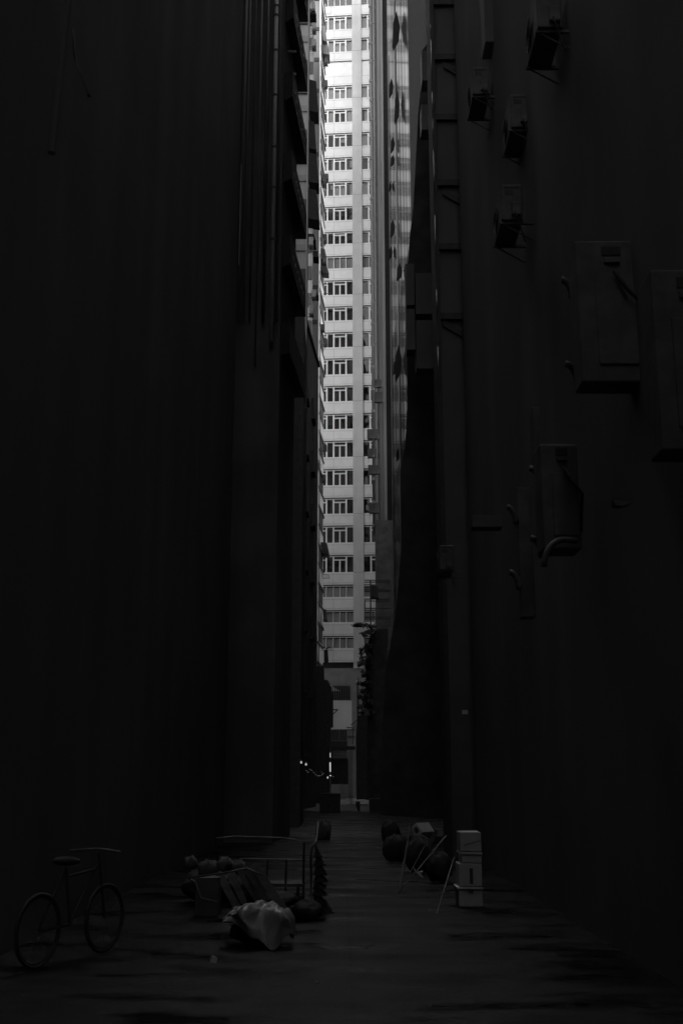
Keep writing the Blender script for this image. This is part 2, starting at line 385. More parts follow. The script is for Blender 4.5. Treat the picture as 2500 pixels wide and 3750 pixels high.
fw = 0.075
pitch_cols = [tS(1267), tS(1220), tS(1196)]        # mullions left of the column
m1, m2, m3 = pitch_cols
dbl = m1-m2; fix = cA-m1
def strip(a, c, z0, z1, kind, left, idx):
    """one strip window from a to c; mullions laid out from the column"""
    fr = TB(); D0, D1 = 0.08, 0.24
    fr.tbox(a, c, D0, D1, z0, z0+0.07); fr.tbox(a, c, D0, D1, z1-0.17, z1-0.12)
    sgn = -1 if left else 1
    edge = c if left else a
    mull = []; p = edge
    L = abs(c-a); t = 0; cells = []
    while t < L-0.2:
        for wdt, typ in ((fix, 'f'), (dbl, 'd')):
            cells.append((t, min(t+wdt, L), typ)); t += wdt
            if t >= L-0.2: break
    for (t0, t1, typ) in cells:
        q0, q1 = sorted((edge+sgn*t0, edge+sgn*t1))
        e1 = edge+sgn*t1
        if kind == 'louvre':
            step = (q1-q0)/(1 if typ == 'f' else 2)
            fr.tbox(e1-0.03, e1+0.03, D0, D1, z0+0.07, z1-0.17)
            if typ == 'd': fr.tbox((q0+q1)/2-0.03, (q0+q1)/2+0.03, D0, D1, z0+0.07, z1-0.17)
            continue
        fr.tbox(e1-fw, e1+fw, D0-0.004, D1, z0+0.07, z1-0.17)
        if typ == 'd':
            zz = z0+(z1-z0)*0.70
            fr.tbox(q0+fw, q1-fw, D0, D1, zz, zz+0.10)
            fr.tbox((q0+q1)/2-0.06, (q0+q1)/2+0.06, D0, D1, z0+0.07, zz)
    wdw = fr.build('window', 'wframe', tower)
    sf = TB(); sf.tbox(a, c, 0.14, 0.36, z1-0.12, z1-0.002); sf.build('head_shade_panel', 'soffit', wdw)  # dark panel standing in for the shade under the spandrel
    if kind == 'louvre':
        lv = TB(); n = 9
        for q in range(n):
            zz = z0+0.08+(z1-0.28-z0-0.08)*q/n; h = (z1-0.28-z0-0.08)/n
            lv.hexa([tw(a,0.18,zz),tw(c,0.18,zz),tw(c,0.25,zz+h*.3),tw(a,0.25,zz+h*.3),tw(a,0.25,zz+h),tw(c,0.25,zz+h),tw(c,0.27,zz+h),tw(a,0.27,zz+h)])
        lv.build('louvre', 'louvre', wdw)
        return
    gp = TB(); gp.add([tw(a,0.2,z0+.05),tw(c,0.2,z0+.05),tw(c,0.2,z1-.2),tw(a,0.2,z1-.2)], [(0,1,2,3)])
    gp.build('pane', 'glass', wdw)
    rnd = random.Random(idx*3+left)
    cv = TB(); any_ = False
    for (t0, t1, typ) in cells:
        q0, q1 = sorted((edge+sgn*t0, edge+sgn*t1))
        if kind == 'blind': pr, drop, mm = 1.0, 0, 0
        elif kind == 'paper': pr = 1.0
        elif kind == 'mix': pr = 0.7
        else: pr = 0.5 if idx < 22 else 0.15
        if rnd.random() > pr: continue
        any_ = True
        full = kind in ('blind', 'paper')
        lo = z0+0.05 if full or rnd.random() < .6 else z0+(z1-z0)*rnd.uniform(.3,.6)
        r0 = q0 if full or rnd.random() < .6 else q0+(q1-q0)*rnd.uniform(.3,.6)
        if kind == 'paper':
            cv.tbox(q0, q1, 0.045, 0.07, z0+0.01, z1-0.22)
        else: cv.tbox(r0+0.02, q1-0.02, 0.40, 0.43, lo, z1-0.14)
    if any_:
        mt = {'blind': 'blind', 'paper': 'paper', 'mix': 'blind', 'dark': 'curtain'}[kind]
        if kind == 'mix' and not left: mt = 'blind'
        cv.build('curtain', mt, wdw)
for i, (z0, z1, k) in enumerate(allw):
    strip(SL, cA, z0, z1, k, True, i); strip(cB, SR, z0, z1, k, False, i)

# podium features
q = TB(); a, c = tS(1212, 2540), tS(1283, 2540); z0, z1 = tZ(2566), tZ(2511)
n = 11
for i in range(n): q.tbox(a+(c-a)*i/n, a+(c-a)*(i+.5)/n, -0.09, -0.06, z0, z1)
gr = q.build('grille', 'flap', tower)
b = TB(); b.tbox(a, c, -0.014, -0.004, z0, z1); b.build('grille_backing', 'soffit', gr)
b = MB(); b.slab([tw(a-.1,-.05,z1+.12), tw(a-.1,-.05,z1-.5), tw(a+.9,-.05,z1-.5), tw(a+.4,-.05,z1-.22)], (0,.02,0)); b.build('pale_reflection_piece', 'paper', gr)  # white piece standing in for the bright reflection behind the bars

# ------------------------------------------------------------------ left side buildings
def at_line(a, k, Y): return a + k*Y
KL = 0.085
# near left building (black wall)
xe = PX(895, 0, 30)
nl = thing('near_left_building', (-3.4, 12, 0), 'sooty black building whose wall fills the left of the photo', 'building')
NL_TOP = 70.0
b = MB(); b.prism([(-14,-38),(-3.45,-38),(xe,29.8),(-14,29.8)], 0, NL_TOP); b.build('wall', 'wallblack', nl)
# wing at Y = 30 carrying the pipes
x2 = PX(1042, 0, 30)
wg = thing('pipe_wing', (x2-1, 31, 0), 'dark narrow building wing with a row of vertical pipes, left of the alley', 'building')
W_TOP = 32.0
b = MB(); b.prism([(-14,30),(x2,30),(x2+KL*3.4,33.4),(-14,33.4)], 0, W_TOP); b.build('wall', 'walldark', wg)
# windows on the receding side of the wing
Fx0, Fy = PX(1093, 340, 33.6), 33.6
# storey bands
ztops = [P(1128, y, 34.0).z for y in (0, 255, 510)]
st = 2.85
zb = P(1128, 255, 34.0).z
bx = PX(1127, 300, 34.0)
bands = MB()
for k in range(-4, 3):
    z = zb + k*st
    h = 0.97
    bands.prism([(x2+0.0, 30.3),(bx-KL*3.9, 30.0-0.0),(bx, 33.9),(x2, 33.9)], z-h, z)
bo = bands.build('balcony_band', 'band', wg)
for k in range(-3, 3):
    z = zb + k*st-0.5
    sl_ = MB()
    for q_ in range(6):
        y = 30.5+q_*0.5
        xx = bx-KL*(33.9-y)+0.012
        sl_.box(xx-0.02, xx+0.012, y, y+0.28, z-0.05, z+0.02)
        if q_ < 5: sl_.box(xx-0.018, xx+0.004, y+0.27, y+0.51, z-0.02, z-0.01)
    sl_.build('lit_slit_strip', 'pipepale', bo)  # pale strips stand in for the lit slits along the bands
# light wall beyond the bands, facing the alley mouth across an open side yard
fx1 = PX(1130, 0, 44)
lw = thing('pale_stair_building', (fx1-1.5, 44.5, 0), 'narrow building with pale wall squares between dark openings beyond the pipe wing', 'building')
b = MB(); b.box(-14, fx1, 44, 45, 0, 41); b.build('wall', 'wallpale', lw)
for k in range(-4, 2):
    y = 340+255*(-k)
    if y > 1500: continue
    za, zc = PZ(y, 43.9), PZ(y-122, 43.9)
    d = MB(); d.box(-6, fx1-0.02, 43.92, 43.998, za, zc); d.build('opening', 'dark', lw)
    za, zc = PZ(y+65, 43.9), PZ(y+43, 43.9)
    d = MB(); d.box(-6, fx1-0.02, 43.95, 43.998, za, zc); d.build('sill_band', 'wallgrey', lw)
tag(MB().tube([(fx1+0.03,43.9,0),(fx1+0.03,43.9,40)], 0.045).build('corner_pipe', 'pipe'), 'thin grey pipe on the corner of the narrow building with pale squares', 'pipe')

tag(MB().box(-14, fx1+.06, 40, 43.85, 0, PZ(1150,40)).build('dark_lean_to', 'dark'), 'black annex below the pale wall squares, right of the pipe wing', 'annex')
# black lower block, Y 45-70
Xa = PX(1165, 1345, 70)
z6 = P(1165, 1345, 70).z
lb6 = thing('low_black_building', (Xa-2, 58, 0), 'black lower building whose roof edge slopes down towards the bright tower on the left', 'building')
b = MB(); b.prism([(-14,45),(Xa-KL*25,45),(Xa,70),(-14,70)], 0, z6); b.build('wall', 'walldark', lb6)
b = MB(); b.prism([(-14,44.8),(Xa-KL*25+.12,44.8),(Xa+.12,70.02),(-14,70.02)], z6, z6+.25); b.build('roof_edge', 'band', lb6)
for i in range(6):
    for k in range(7):
        y = 48+i*3.6; z = 3+k*3.5; X = Xa-KL*(70-y)
        wf = MB(); wf.box(X-.1, X+.03+KL*1.4, y, y+1.4, z, z+1.3); o = wf.build('window', 'dark', lb6)
        s2 = MB(); s2.box(X-.1, X+.16+KL*1.4, y-.05, y+1.45, z-.10, z-.01); s2.build('sill', 'walldark', o)

# cluttered block Y=71-80
x4 = PX(1151, 0, 72)
lb4 = thing('cluttered_flats', (x4-2, 75, 0), 'grey block of flats hung with awnings and air conditioners behind the low black building', 'building')
b = MB(); b.prism([(-14,72),(x4,72),(x4-.35,80),(-14,80)], 0, 62); b.build('wall', 'wallgrey', lb4)
for k in range(16):
    z = 28+k*2.1
    d = MB(); d.box(PX(1118,0,71.9), x4-.06, 71.95, 71.998, z, z+1.05); d.build('window', 'dark', lb4)
# far left building with the slanted ledges
x5, x5b = PX(1167.5, 1300, 82), PX(1186, 1300, 86)
lb5 = thing('ledge_building', ((x5+x5b)/2-2, 84, 0), 'pale narrow building with slanted dark ledges touching the left edge of the tower', 'building')
b = MB(); b.prism([(-16,82),(x5,82),(x5b,86),(-16,86)], 0, 72); b.build('wall', 'ledgewall', lb5)
kk = (x5b-x5)/4
zl = P(1170, 1309, 82).z
st5 = P(1170,1309,82).z-P(1170,1440,82).z
b = MB(); b.prism([(-16,81.9),(x5-.02,81.9),(x5-.02,81.995),(-16,81.995)], 0, 72); b.build('side_wall', 'wallgrey', lb5)
for k in range(-9, 14):
    z = zl+k*st5
    d = MB(); d.prism([(-8,81.84),(x5-.1,81.84),(x5-.1,81.9-.003),(-8,81.9-.003)], z-.2, z+.15); d.build('dark_panel', 'dark', lb5)
    for dz, th, pr in ((0,.22,.10),(st5*.50,.16,.07)):
        l = MB(); l.prism([(x5,82.05),(x5+pr,82.0),(x5b+pr,86.02),(x5b,86.02)], z+dz-th, z+dz); l.build('ledge', 'band', lb5)
    wn = MB(); wn.prism([(x5+kk*.6-.01,82.6),(x5+kk*.6+.03,82.6),(x5+kk*3.4+.03,85.4),(x5+kk*3.4-.01,85.4)], z-st5*.45, z-.26); o = wn.build('window', 'curtain', lb5)
tag(MB().tube([(x5-.02,81.75,PZ(2330,81.75)),(x5-.02,81.75,P(1167,12,82).z+4)], .055).build('downpipe', 'downpipe'), 'white downpipe on the corner of the far narrow building with ledges', 'pipe')
tag(MB().tube([(x5+.10,81.85,0),(x5+.10,81.85,68)], .035).build('waste_pipe', 'pipedark'), 'thin dark pipe beside the white downpipe at the far narrow building', 'pipe')
# blocks beyond the tower's front, left, added to cut side light, stand further down
# ------------------------------------------------------------------ right side buildings
KR = -0.02
aR = PX(1415, 0, 80) - KR*80
def xr(Y): return aR + KR*Y
rw = thing('glazed_wall_building', (xr(65)+2, 68, 0), 'right hand building with a glazed ribbed side wall mirroring the tower', 'building')
R_TOP = 66.0
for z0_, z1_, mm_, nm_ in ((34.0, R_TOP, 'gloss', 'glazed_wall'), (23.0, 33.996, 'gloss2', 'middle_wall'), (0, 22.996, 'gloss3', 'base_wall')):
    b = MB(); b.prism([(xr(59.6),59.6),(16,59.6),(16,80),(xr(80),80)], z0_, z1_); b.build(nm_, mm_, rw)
b = MB(); b.prism([(xr(34.5)-.06,34.5),(16,34.5),(16,59.6),(xr(59.6)-.06,59.6)], 0, 56)
tb = thing('tiled_building', (xr(50)+2, 48, 0), 'dark building clad in small square tiles, right of the glazed wall', 'building')
b.build('wall', 'tile', tb)
# far right block with light shaft, Y=84
x7, x7b = PX(1362.5, 0, 99), PX(1415, 0, 99)
fb = thing('far_right_building', (x7+2, 102, 0), 'narrow grey building face with pale vertical shaft touching the right of the tower', 'building')
b = MB(); b.box(x7, 18, 99, 103.2, 0, 86); b.build('wall', 'matte', fb)
b = MB(); b.box(PX(1377,0,98.6), PX(1398.5,0,98.6), 98.6, 98.999, 0, 86); b.build('shaft', 'shaft', fb)
b = MB(); b.box(PX(1398.5,0,98.7)+.004, 8, 98.7, 98.998, 0, 86); b.build('dark_return', 'flap', fb)
for px, r_, m_ in ((1389, .045, 'walldark'), (1366, .09, 'shaft'), (1372, .07, 'matte')):
    tag(MB().tube([(PX(px,0,98.5),98.5,0),(PX(px,0,98.5),98.5,84)], r_).build('riser_pipe', m_),
        {1389: 'thin pipe in front of the pale shaft of the far right building', 1366: 'grey riser pipe at the outer corner of the far right building', 1372: 'dark riser pipe between the grey riser and the pale shaft'}[px], 'pipe')
# the long dark downpipe seen against the tower
dp = thing('soil_stack', (PX(1357,0,97),97,0), 'long dark soil pipe with bracket collars seen against the bright tower', 'pipe')
xx = PX(1354.5, 0, 97)
MB().tube([(xx,97,P(1370,1960,97).z),(xx,97,85)], .115, 10).build('pipe', 'pipedark', dp, smooth=True)
for i in range(28):
    z = 24+i*2.2
    MB().tube([(xx,97,z),(xx,97,z+.26)], .17 if i % 2 else .145, 10).build('collar', 'pipedark', dp)
    if i % 2 == 0: MB().box(xx, xx+.45, 96.96, 97.04, z+.3, z+.36).build('bracket', 'pipedark', dp)

# near right building (black), Y -14 .. 22
rn = thing('near_right_building', (2.9, 8, 0), 'sooty black building filling the right of the photo behind the air conditioners', 'building')
b = MB(); b.prism([(2.5,-38),(14,-38),(14,23),(2.75,23)], 0, NL_TOP); b.build('wall', 'wallblack', rn)
b = MB(); b.prism([(3.25,23),(14,23),(14,34.2),(3.4,34.2)], 0, 40)
rn2 = thing('set_back_building', (4, 28, 0), 'set back dark building between the steel clad shaft and the tiled wall', 'building')
b.build('wall', 'walldark', rn2)
# steel framed sheet metal shaft, frontal, Y=24
sh = thing('steel_clad_shaft', (PX(1648,1000,24), 24.3, 0), 'dark steel framed shaft clad in sheet metal panels on the right', 'shaft')
sx0, sx1 = PX(1583,200,24), PX(1712,200,24)
b = MB(); b.box(sx0, sx1, 24.02, 24.9, 0, 22.5); b.build('sheet_cladding', 'sheet', sh)
b = MB(); b.box(sx0-.06, sx0+.04, 23.9, 24.93, 0, 22.5); b.build('corner_post', 'dark', sh)
b = MB(); b.box(sx1-.02, sx1+.14, 23.9, 24.93, 0, 22.5); b.build('corner_post', 'dark', sh)
for y in (12, 212, 432, 672, 905, 1160):
    z = PZ(y, 24)
    b = MB(); b.box(sx0+.04, sx1-.02, 23.92, 24.018, z-.09, z+.07); b.build('cross_bar', 'dark', sh)
for y in (225, 690, 1170):
    p0, p1 = P(1620, y, 23.96), P(1712, y+52, 23.96)
    b = MB(); b.slab([p0, p1, p1-Vector((0,0,.16)), p0-Vector((0,0,.16))], (0,.05,0)); b.build('brace', 'dark', sh)
cd_ = thing('corner_highlight', (PX(1573,0,23.8),23.8,0), 'thin shiny metal lengths shaped as the broken highlight on the left corner of the steel clad shaft', 'conduit')
for a_, b_ in ((92,108),(146,285),(336,402),(436,492),(552,720),(790,960),(1060,1150),(1270,1410)):  # bright dashes of the corner highlight shaped as separate metal lengths
    x = PX(1573.5,0,23.8); MB().tube([(x,23.8,PZ(b_,23.8)),(x,23.8,PZ(a_,23.8))], [.007,.013] if a_ % 4 else [.012,.009], 8).build('highlight_length', 'shine', cd_, smooth=True)
tag(MB().slab([P(a_,b_,33) for a_,b_ in ((1573,130),(1560,165),(1545,185),(1541,300),(1530,420),(1521,600),(1512,760),(1500,860),(1490,1000),(1490,1500),(1482,1640),(1466,1720),(1470,2000),(1448,2250),(1408,2480),(1395,2800),(1392,2985),(1620,3000),(1620,60),(1573,60))], (.13,.8,0)).build('black_side_wing', 'matte'), 'black wing with a ragged slanting left edge between the tiled wall and the steel shaft', 'building wing')
# smaller metal boxes behind the shaft
def fbox(name, px0, py0, px1, py1, Y, d, m, label, cat, group=None, bev=0.01):
    a = P(px0, py1, Y); c = P(px1, py0, Y)
    o = MB().box(a.x, c.x, Y, Y+d, a.z, c.z).build(name, m, bevel=bev)
    return tag(o, label, cat, group)
for (a,b_,c,d,lab) in ((1545,185,1577,295,'upper dark metal box beside the tiled wall'),(1543,382,1580,475,'lower dark metal box beside the tiled wall'),(1488,965,1515,1118,'narrow grey vent box below the tiled wall'),(1522,1000,1595,1150,'wide grey vent box left of the shaft'),(1525,1172,1598,1350,'tall dark vent box below the wide one'),(1490,1130,1518,1280,'slim vent box under the narrow grey one')):
    fbox('vent_box', a, b_, c, d, 31, .6, 'sheet', lab, 'vent box')
fbox('vent_box', 1776, -60, 1860, 153, 17, .5, 'sheet', 'pale rectangular duct box at the top right of the shaft', 'vent box')

# ------------------------------------------------------------------ pipes on the wing
pipe_lab = {904:'outermost faint pipe at the left end of the pipe wing',917:'thin second pipe on the pipe wing',938:'third slim pipe on the pipe wing',960:'fourth pipe on the pipe wing, left of the dark one',984:'dark pipe next to the thick bright pipe',1028:'slim pipe at the right corner of the pipe wing'}
for px, r_, m_, low in ((904,.045,'pipe',0),(917,.03,'pipe',0),(938,.03,'walldark',0),(960,.03,'pipe',4),(984,.05,'pipedark',0),(1028,.035,'walldark',0)):
    x = PX(px, 0, 29.85)
    tag(MB().tube([(x,29.86,PZ(1180+low*40,29.86)),(x,29.86,W_TOP-1)], r_, 8).build('wall_pipe', m_, smooth=True), pipe_lab[px], 'pipe')
sp = thing('thick_soil_pipe', (PX(1013,0,29.8),29.8,0), 'thick pale pipe with collars, the brightest on the pipe wing', 'pipe')
x = PX(1013.5, 0, 29.78)
MB().tube([(x,29.78,PZ(1250,29.8)),(x,29.78,W_TOP)], .062, 12).build('pipe', 'pipepale', sp, smooth=True)
for y in (25, 60, 188, 352, 542, 690, 880):
    z = PZ(y, 29.8); MB().tube([(x,29.78,z-.03),(x,29.78,z+.04)], .082, 12).build('collar', 'pipedark', sp)
for (y0_, px0) in ((203, 1040), (285, 1038)):
    z = PZ(y0_, 31)
    tag(MB().box(x2, x2+.36, 30.8, 30.86, z-.03, z+.05).build('wall_bracket', 'pipe'), 'grey wall bracket right of the thick pipe at the %s level' % ('upper' if y0_ == 203 else 'lower'), 'bracket')
tag(MB().tube([P(870,0,28), P(878,100,28), P(895,190,28)], .006, 5).build('hanging_cable', 'pipe'), 'thin cable hanging in front of the black wall at the upper left', 'cable')
tag(MB().tube([(PX(884,600,29.7),29.7,PZ(600,29.7)), (PX(884,600,29.7),29.7,PZ(970,29.7))], .012, 6).build('thin_conduit', 'pipepale'), 'thin pale conduit below the pipes at the left', 'conduit')

# ------------------------------------------------------------------ air conditioners
def make_ac(cm='ac'):
    t = thing('air_conditioner', (0,0,0), 'x', 'air conditioner', 'air conditioners on the alley walls')
    MB().box(-.4,.4,-.15,.15,0,.55).build('casing', cm, t, bevel=.015)
    gq = MB()
    for i in range(5): gq.tube([(-.12+.2*math.cos(a)*(i+1)/5, -.157, .28+.2*math.sin(a)*(i+1)/5) for a in [k*math.pi/8 for k in range(17)]], .004, 4, False)
    gq.build('fan_grille', 'dark', t)
    MB().box(-.403,-.4,-.1,.02,.38,.46).box(.4,.403,-.1,.02,.38,.46).build('handle_recess', 'dark', t)
    MB().box(-.32,.32,.10,.13,-.035,-.005).box(-.36,-.32,-.17,.3,-.04,0).box(.32,.36,-.17,.3,-.04,0).tube([(-.34,-.12,-.04),(-.34,.28,-.28)],.010).tube([(.34,-.12,-.04),(.34,.28,-.28)],.010).build('bracket', 'ac', t)
    MB().cbox((.425,.05,.16),(.05,.13,.2)).build('valve_cover', 'ac', t, bevel=.01)
    MB().cbox((.403,0,.50),(.006,.22,.02)).build('top_groove', 'dark', t)
    MB().tube([(.45,.03,.10),(.47,.04,.02),(.45,.08,-.10),(.43,.16,-.35)],.014,6).build('refrigerant_pipe', 'dark', t)
    return t
acs = [ # px centre, py centre, Y, x side, rot, scale, label
 (1988,108,11.6,R(-90),(1,1,1),'air conditioner end-on at the top right of the photo, above all others'),
 (1750,345,17.5,R(-90),(1,1,1),'small air conditioner beside the top of the steel clad shaft'),
 (1890,462,14.6,R(-90),(1,1,1),'air conditioner between the small upper one and the big wall cabinet'),
 (1858,792,14.2,R(-90),(1,1,1),'dim air conditioner right of the shaft, lowest of the upper right group'),
 (1628,2055,19,R(-90),(.8,.8,.8),'lone air conditioner low on the dark right wall'),
 (1191,874,83.5,R(90),(.75,1,1),'air conditioner beside the tower glass, upper left'),
 (1188,958,83.2,R(90),(.75,1,.8),'air conditioner under the dark awning by the tower'),
 (1191,992,83.6,R(90),(.75,1,.9),'air conditioner just below the one under the dark awning'),
 (1182,1202,83,R(90),(.7,1,.9),'air conditioner halfway up the ledge building'),
 (1192,1255,84,R(90),(.7,1,.9),'air conditioner sticking out furthest over the tower windows'),
 (1190,1641,84,R(90),(.6,1,.8),'low air conditioner on the ledge building'),
 (1186,1752,84,R(90),(.6,1,1),'lowest air conditioner on the ledge building'),
 (1196,652,84,R(90),(.8,1,.9),'air conditioner high on the ledge building'),
 (1193,310,84,R(90),(.7,1,1),'air conditioner at the top of the ledge building over the white windows'),
 (1194,225,84,R(90),(.8,1,1),'air conditioner under the uppermost grey awning'),
 (1150,165,70.5,R(90),(.9,1,1),'air conditioner cage on the cluttered flats, top'),
 (1150,105,70.5,R(90),(.9,1,.9),'air conditioner on the cluttered flats above the caged one'),
 (1146,30,70.5,R(90),(.9,1,1.1),'topmost air conditioner of the cluttered flats'),
 (1140,1140,68,R(90),(.9,1,1),'air conditioner at the foot of the cluttered flats'),
 (1139,890,69,R(90),(.9,1,1),'air conditioner midway down the cluttered flats'),
 (1150,1080,70,R(90),(.9,1,.9),'air conditioner above the lowest one on the cluttered flats'),
 (1383,1455,97.5,0,(1.2,1,1.9),'upper boxed air conditioner on the far right building'),
 (1378,1405,97.5,0,(1.2,1,1.4),'air conditioner directly above the boxed one on the far right building'),
 (1362,1660,97,0,(1.05,1,1.55),'dark air conditioner hanging over the tower column side on the right'),
 (1366,1720,97,0,(1.2,1,1.55),'dark air conditioner below the hanging one on the right'),
 (1364,1590,97,0,(1.3,1,1.7),'largest dark air conditioner against the tower on the right'),
 (1368,1860,97,0,(1.1,1,1.8),'lowest dark air conditioner against the tower on the right'),
]
proto = make_ac(); proto_far = make_ac('matte'); far_used = False
for i, (px, py, Y, rz, sc, lab) in enumerate(acs):
    p = P(px, py, Y); loc = (p.x, Y, p.z-.275*sc[2])
    if i == 0: o = proto; o.location = loc; o.rotation_euler.z = rz; o.scale = sc; o['label'] = lab
    elif Y > 90 and not far_used: o = proto_far; o.location = loc; o.rotation_euler.z = rz; o.scale = sc; o['label'] = lab; far_used = True
    else: o = copy_tree(proto_far if Y > 90 else proto, loc, rz, lab, scale=sc)

# awnings
def awning(px0, py0, px1, py1, Y, dY, m, label, group='awnings over the alley'):
    if m == 'flap': pts = [(px0,py0),(px0+(px1-px0)*.75,py0+(py1-py0)*.06),(px0+(px1-px0)*.86,py0+(py1-py0)*.5),(px1,py1),(px0,py1-(py1-py0)*.06)]
    else: pts = [(px0,py0),(px0+(px1-px0)*.72,py0+(py1-py0)*.05),(px1,py1),(px0+(px1-px0)*.1,py1-(py1-py0)*.1)]
    return tag(MB().slab([P(a,b,Y) for a,b in pts], (0,dY,0)).build('awning', m), label, 'awning', group)
for d in ((1172,1985,1206,2030,84,1.6,'dark','black awning near the foot of the ledge building'),
          (1170,909,1196,948,83,1.5,'dark','dark awning midway up the ledge building'),
          (1178,92,1196,152,83,1.3,'wallgrey','grey awning at the top of the ledge building'),
          (1180,155,1207,200,83.4,1.3,'wallgrey','light grey awning under the topmost one'),
          (1178,640,1196,664,83,1.2,'walldark','small awning over the high air conditioner'),
          (1178,975,1204,1000,83,1.0,'dark','small dark awning over the clothes rods'),
          (1182,2230,1198,2272,84,1.2,'walldark','lowest awning on the ledge building above the fern'),
          (1132,290,1166,412,70.6,1.5,'flap','big black awning at the top of the cluttered flats'),
          (1130,440,1158,548,70.6,1.5,'flap','second big black awning of the cluttered flats'),
          (1130,558,1168,672,70.6,1.5,'flap','third big black awning of the cluttered flats, widest'),
          (1126,690,1170,806,70.6,1.5,'flap','fourth black awning of the cluttered flats'),
          (1128,855,1156,880,70.6,1.5,'flap','thin flat awning of the cluttered flats'),
          (1146,918,1167,942,70.6,1.0,'flap','short awning beside the white downpipe'),
          (1140,1068,1166,1080,70.6,1.0,'flap','flat black awning low on the cluttered flats'),
          (1134,30,1158,52,70.4,1.0,'flap','black awning at the very top of the cluttered flats')):
    awning(*d)
# dark swung-out window vents on the glazed wall
for (px, py0, py1, wd, lab) in ((1450,40,186,28,'topmost long vent flap'),(1432,285,358,16,'vent flap just below the topmost pair'),(1453,330,457,20,'long vent flap lower right of the small one'),(1437,500,562,16,'small vent flap with open tip'),(1437,566,610,16,'vent flap directly under the one with open tip'),(1428,665,702,10,'tiny vent flap near the dark return'),(1437,800,872,18,'vent flap halfway down the glazed wall'),(1430,900,952,14,'narrow vent flap below the halfway one'),(1462,962,1030,22,'wide vent flap under the narrow one'),(1458,1260,1400,26,'large ragged vent flap near the bottom'),(1445,1320,1375,14,'thin vent flap left of the ragged one'),(1457,1640,1692,14,'lowest vent flap on the glazed wall')):
    k = (px+wd*.55-1250.0)/(F*cT-(1875-py0)*sT); Y = min(max(aR/(k-KR), 60.5), 79)
    pts = [P(px+wd*.05,py0,Y), P(px+wd*.5,py0+(py1-py0)*.4,Y), P(px+wd*.35,py0+(py1-py0)*.75,Y), P(px-wd*.35,py1,Y), P(px-wd*.5,py0+(py1-py0)*.9,Y), P(px-wd*.4,py0+(py1-py0)*.3,Y)]
    tag(MB().slab(pts, (0,.06,0)).build('vent_flap', 'flap'), 'black '+lab+' on the glazed wall', 'vent flap', 'vent flaps on the glazed wall')
for px, lab in ((1424,'leftmost thin cable on the glazed wall'),(1456,'thicker cable in the middle of the glazed wall')):
    k = (px-1250.0)/(F*cT-(1875-900)*sT); Y = min(max(aR/(k-KR),60.5),79)
    x = xr(Y)-.05
    tag(MB().tube([(x,Y,2),(x,Y,60)], .03 if px == 1424 else .045, 6).build('wall_cable', 'pipedark'), lab, 'cable')

# clothes rods and racks
for (x0,x1,y,lab) in ((1184,1208,1041,'upper clothes rod sticking out over the tower windows'),(1184,1209,1075,'lower clothes rod sticking out over the tower windows')):
    tag(MB().tube([P(x0,y,84), P(x1,y-1,84)], .03, 6).tube([P(x0+1,y,84),P(x0+1,y+14,84)],.02,6).build('clothes_rod', 'dark'), lab, 'clothes rod')
rk = MB()
A,B,Cc,D = P(1180,2103,84),P(1203,2105,84),P(1207,2117,84),P(1181,2118,84)
for p,q in ((A,B),(B,Cc),(Cc,D),(D,A)): rk.tube([p,q+Vector((0,.02,0))], .02, 5)
for i in range(1,6): rk.tube([A.lerp(B,i/6), D.lerp(Cc,i/6)+Vector((0,.02,0))], .012, 4)
rk.tube([P(1168,2083,84),P(1196,2084,84)],.015,5); rk.tube([P(1180,2103,84),P(1168,2083,84)],.015,5)
tag(rk.build('drying_rack', 'dark'), 'folding wire drying rack below the black awning', 'rack')
rq = MB()
for (a_,b_) in (((1172,4),(1208,4)),((1208,4),(1213,28)),((1213,28),(1211,50)),((1211,50),(1172,52)),((1195,4),(1195,12))): rq.tube([P(a_[0],a_[1],84),P(b_[0],b_[1],84)],.018,5)
tag(rq.build('clothes_dryer', 'pipe'), 'bent wire drying frame at the very top left of the tower', 'rack')

# ------------------------------------------------------------------ steel ladder frame, right, in front of the tower
sf = thing('steel_balcony_frame', (PX(1356,2200,79),79,0), 'dark steel frame with paired rails in front of the lower tower windows', 'frame')
p0, p1 = P(1356,2125,79), P(1356,2345,79)
MB().box(p0.x-.05,p0.x+.05,78.95,79.05,p1.z,p0.z).build('post', 'dark', sf)
p0, p1 = P(1336,2198,79), P(1336,2236,79)
MB().box(p0.x-.03,p0.x+.03,78.96,79.04,p1.z,p0.z).build('post', 'dark', sf)
for y in (2125,2132,2160,2166,2194,2201,2228,2260,2267,2295):
    z = PZ(y,79)
    MB().box(PX(1334,y,79)+.001, PX(1428,y,79), 78.94, 79.06, z-.03, z+.03).build('rail', 'dark', sf)
o = fbox('metal_cabinet', 1356, 2144, 1384, 2188, 78.4, .5, 'dark', 'black metal cabinet on the steel balcony frame', 'cabinet')
o = tag(MB().tube([P(1372,2240,80),P(1373,2312,80)],.06,8).build('pale_pipe', 'pipepale'), 'short pale pipe behind the steel balcony frame', 'pipe')
# dark lower mass right of the frame
tag(MB().slab([P(1352,2335,77),P(1378,2305,77),P(1420,2300,77),P(1420,2980,77),P(1341,2980,77),P(1343,2560,77),P(1341,2400,77)], (0,2.5,0)).build('dark_annex', 'matte'), 'low black annex with a sloping top at the right foot of the tower', 'annex')
tag(MB().slab([P(1378,1905,96),P(1440,1905,96),P(1440,2960,96),P(1390,2960,96),P(1376,2330,96)], (0,1.6,0)).build('lower_riser_box', 'matte'), 'dark boxed riser under the far right building', 'riser box')

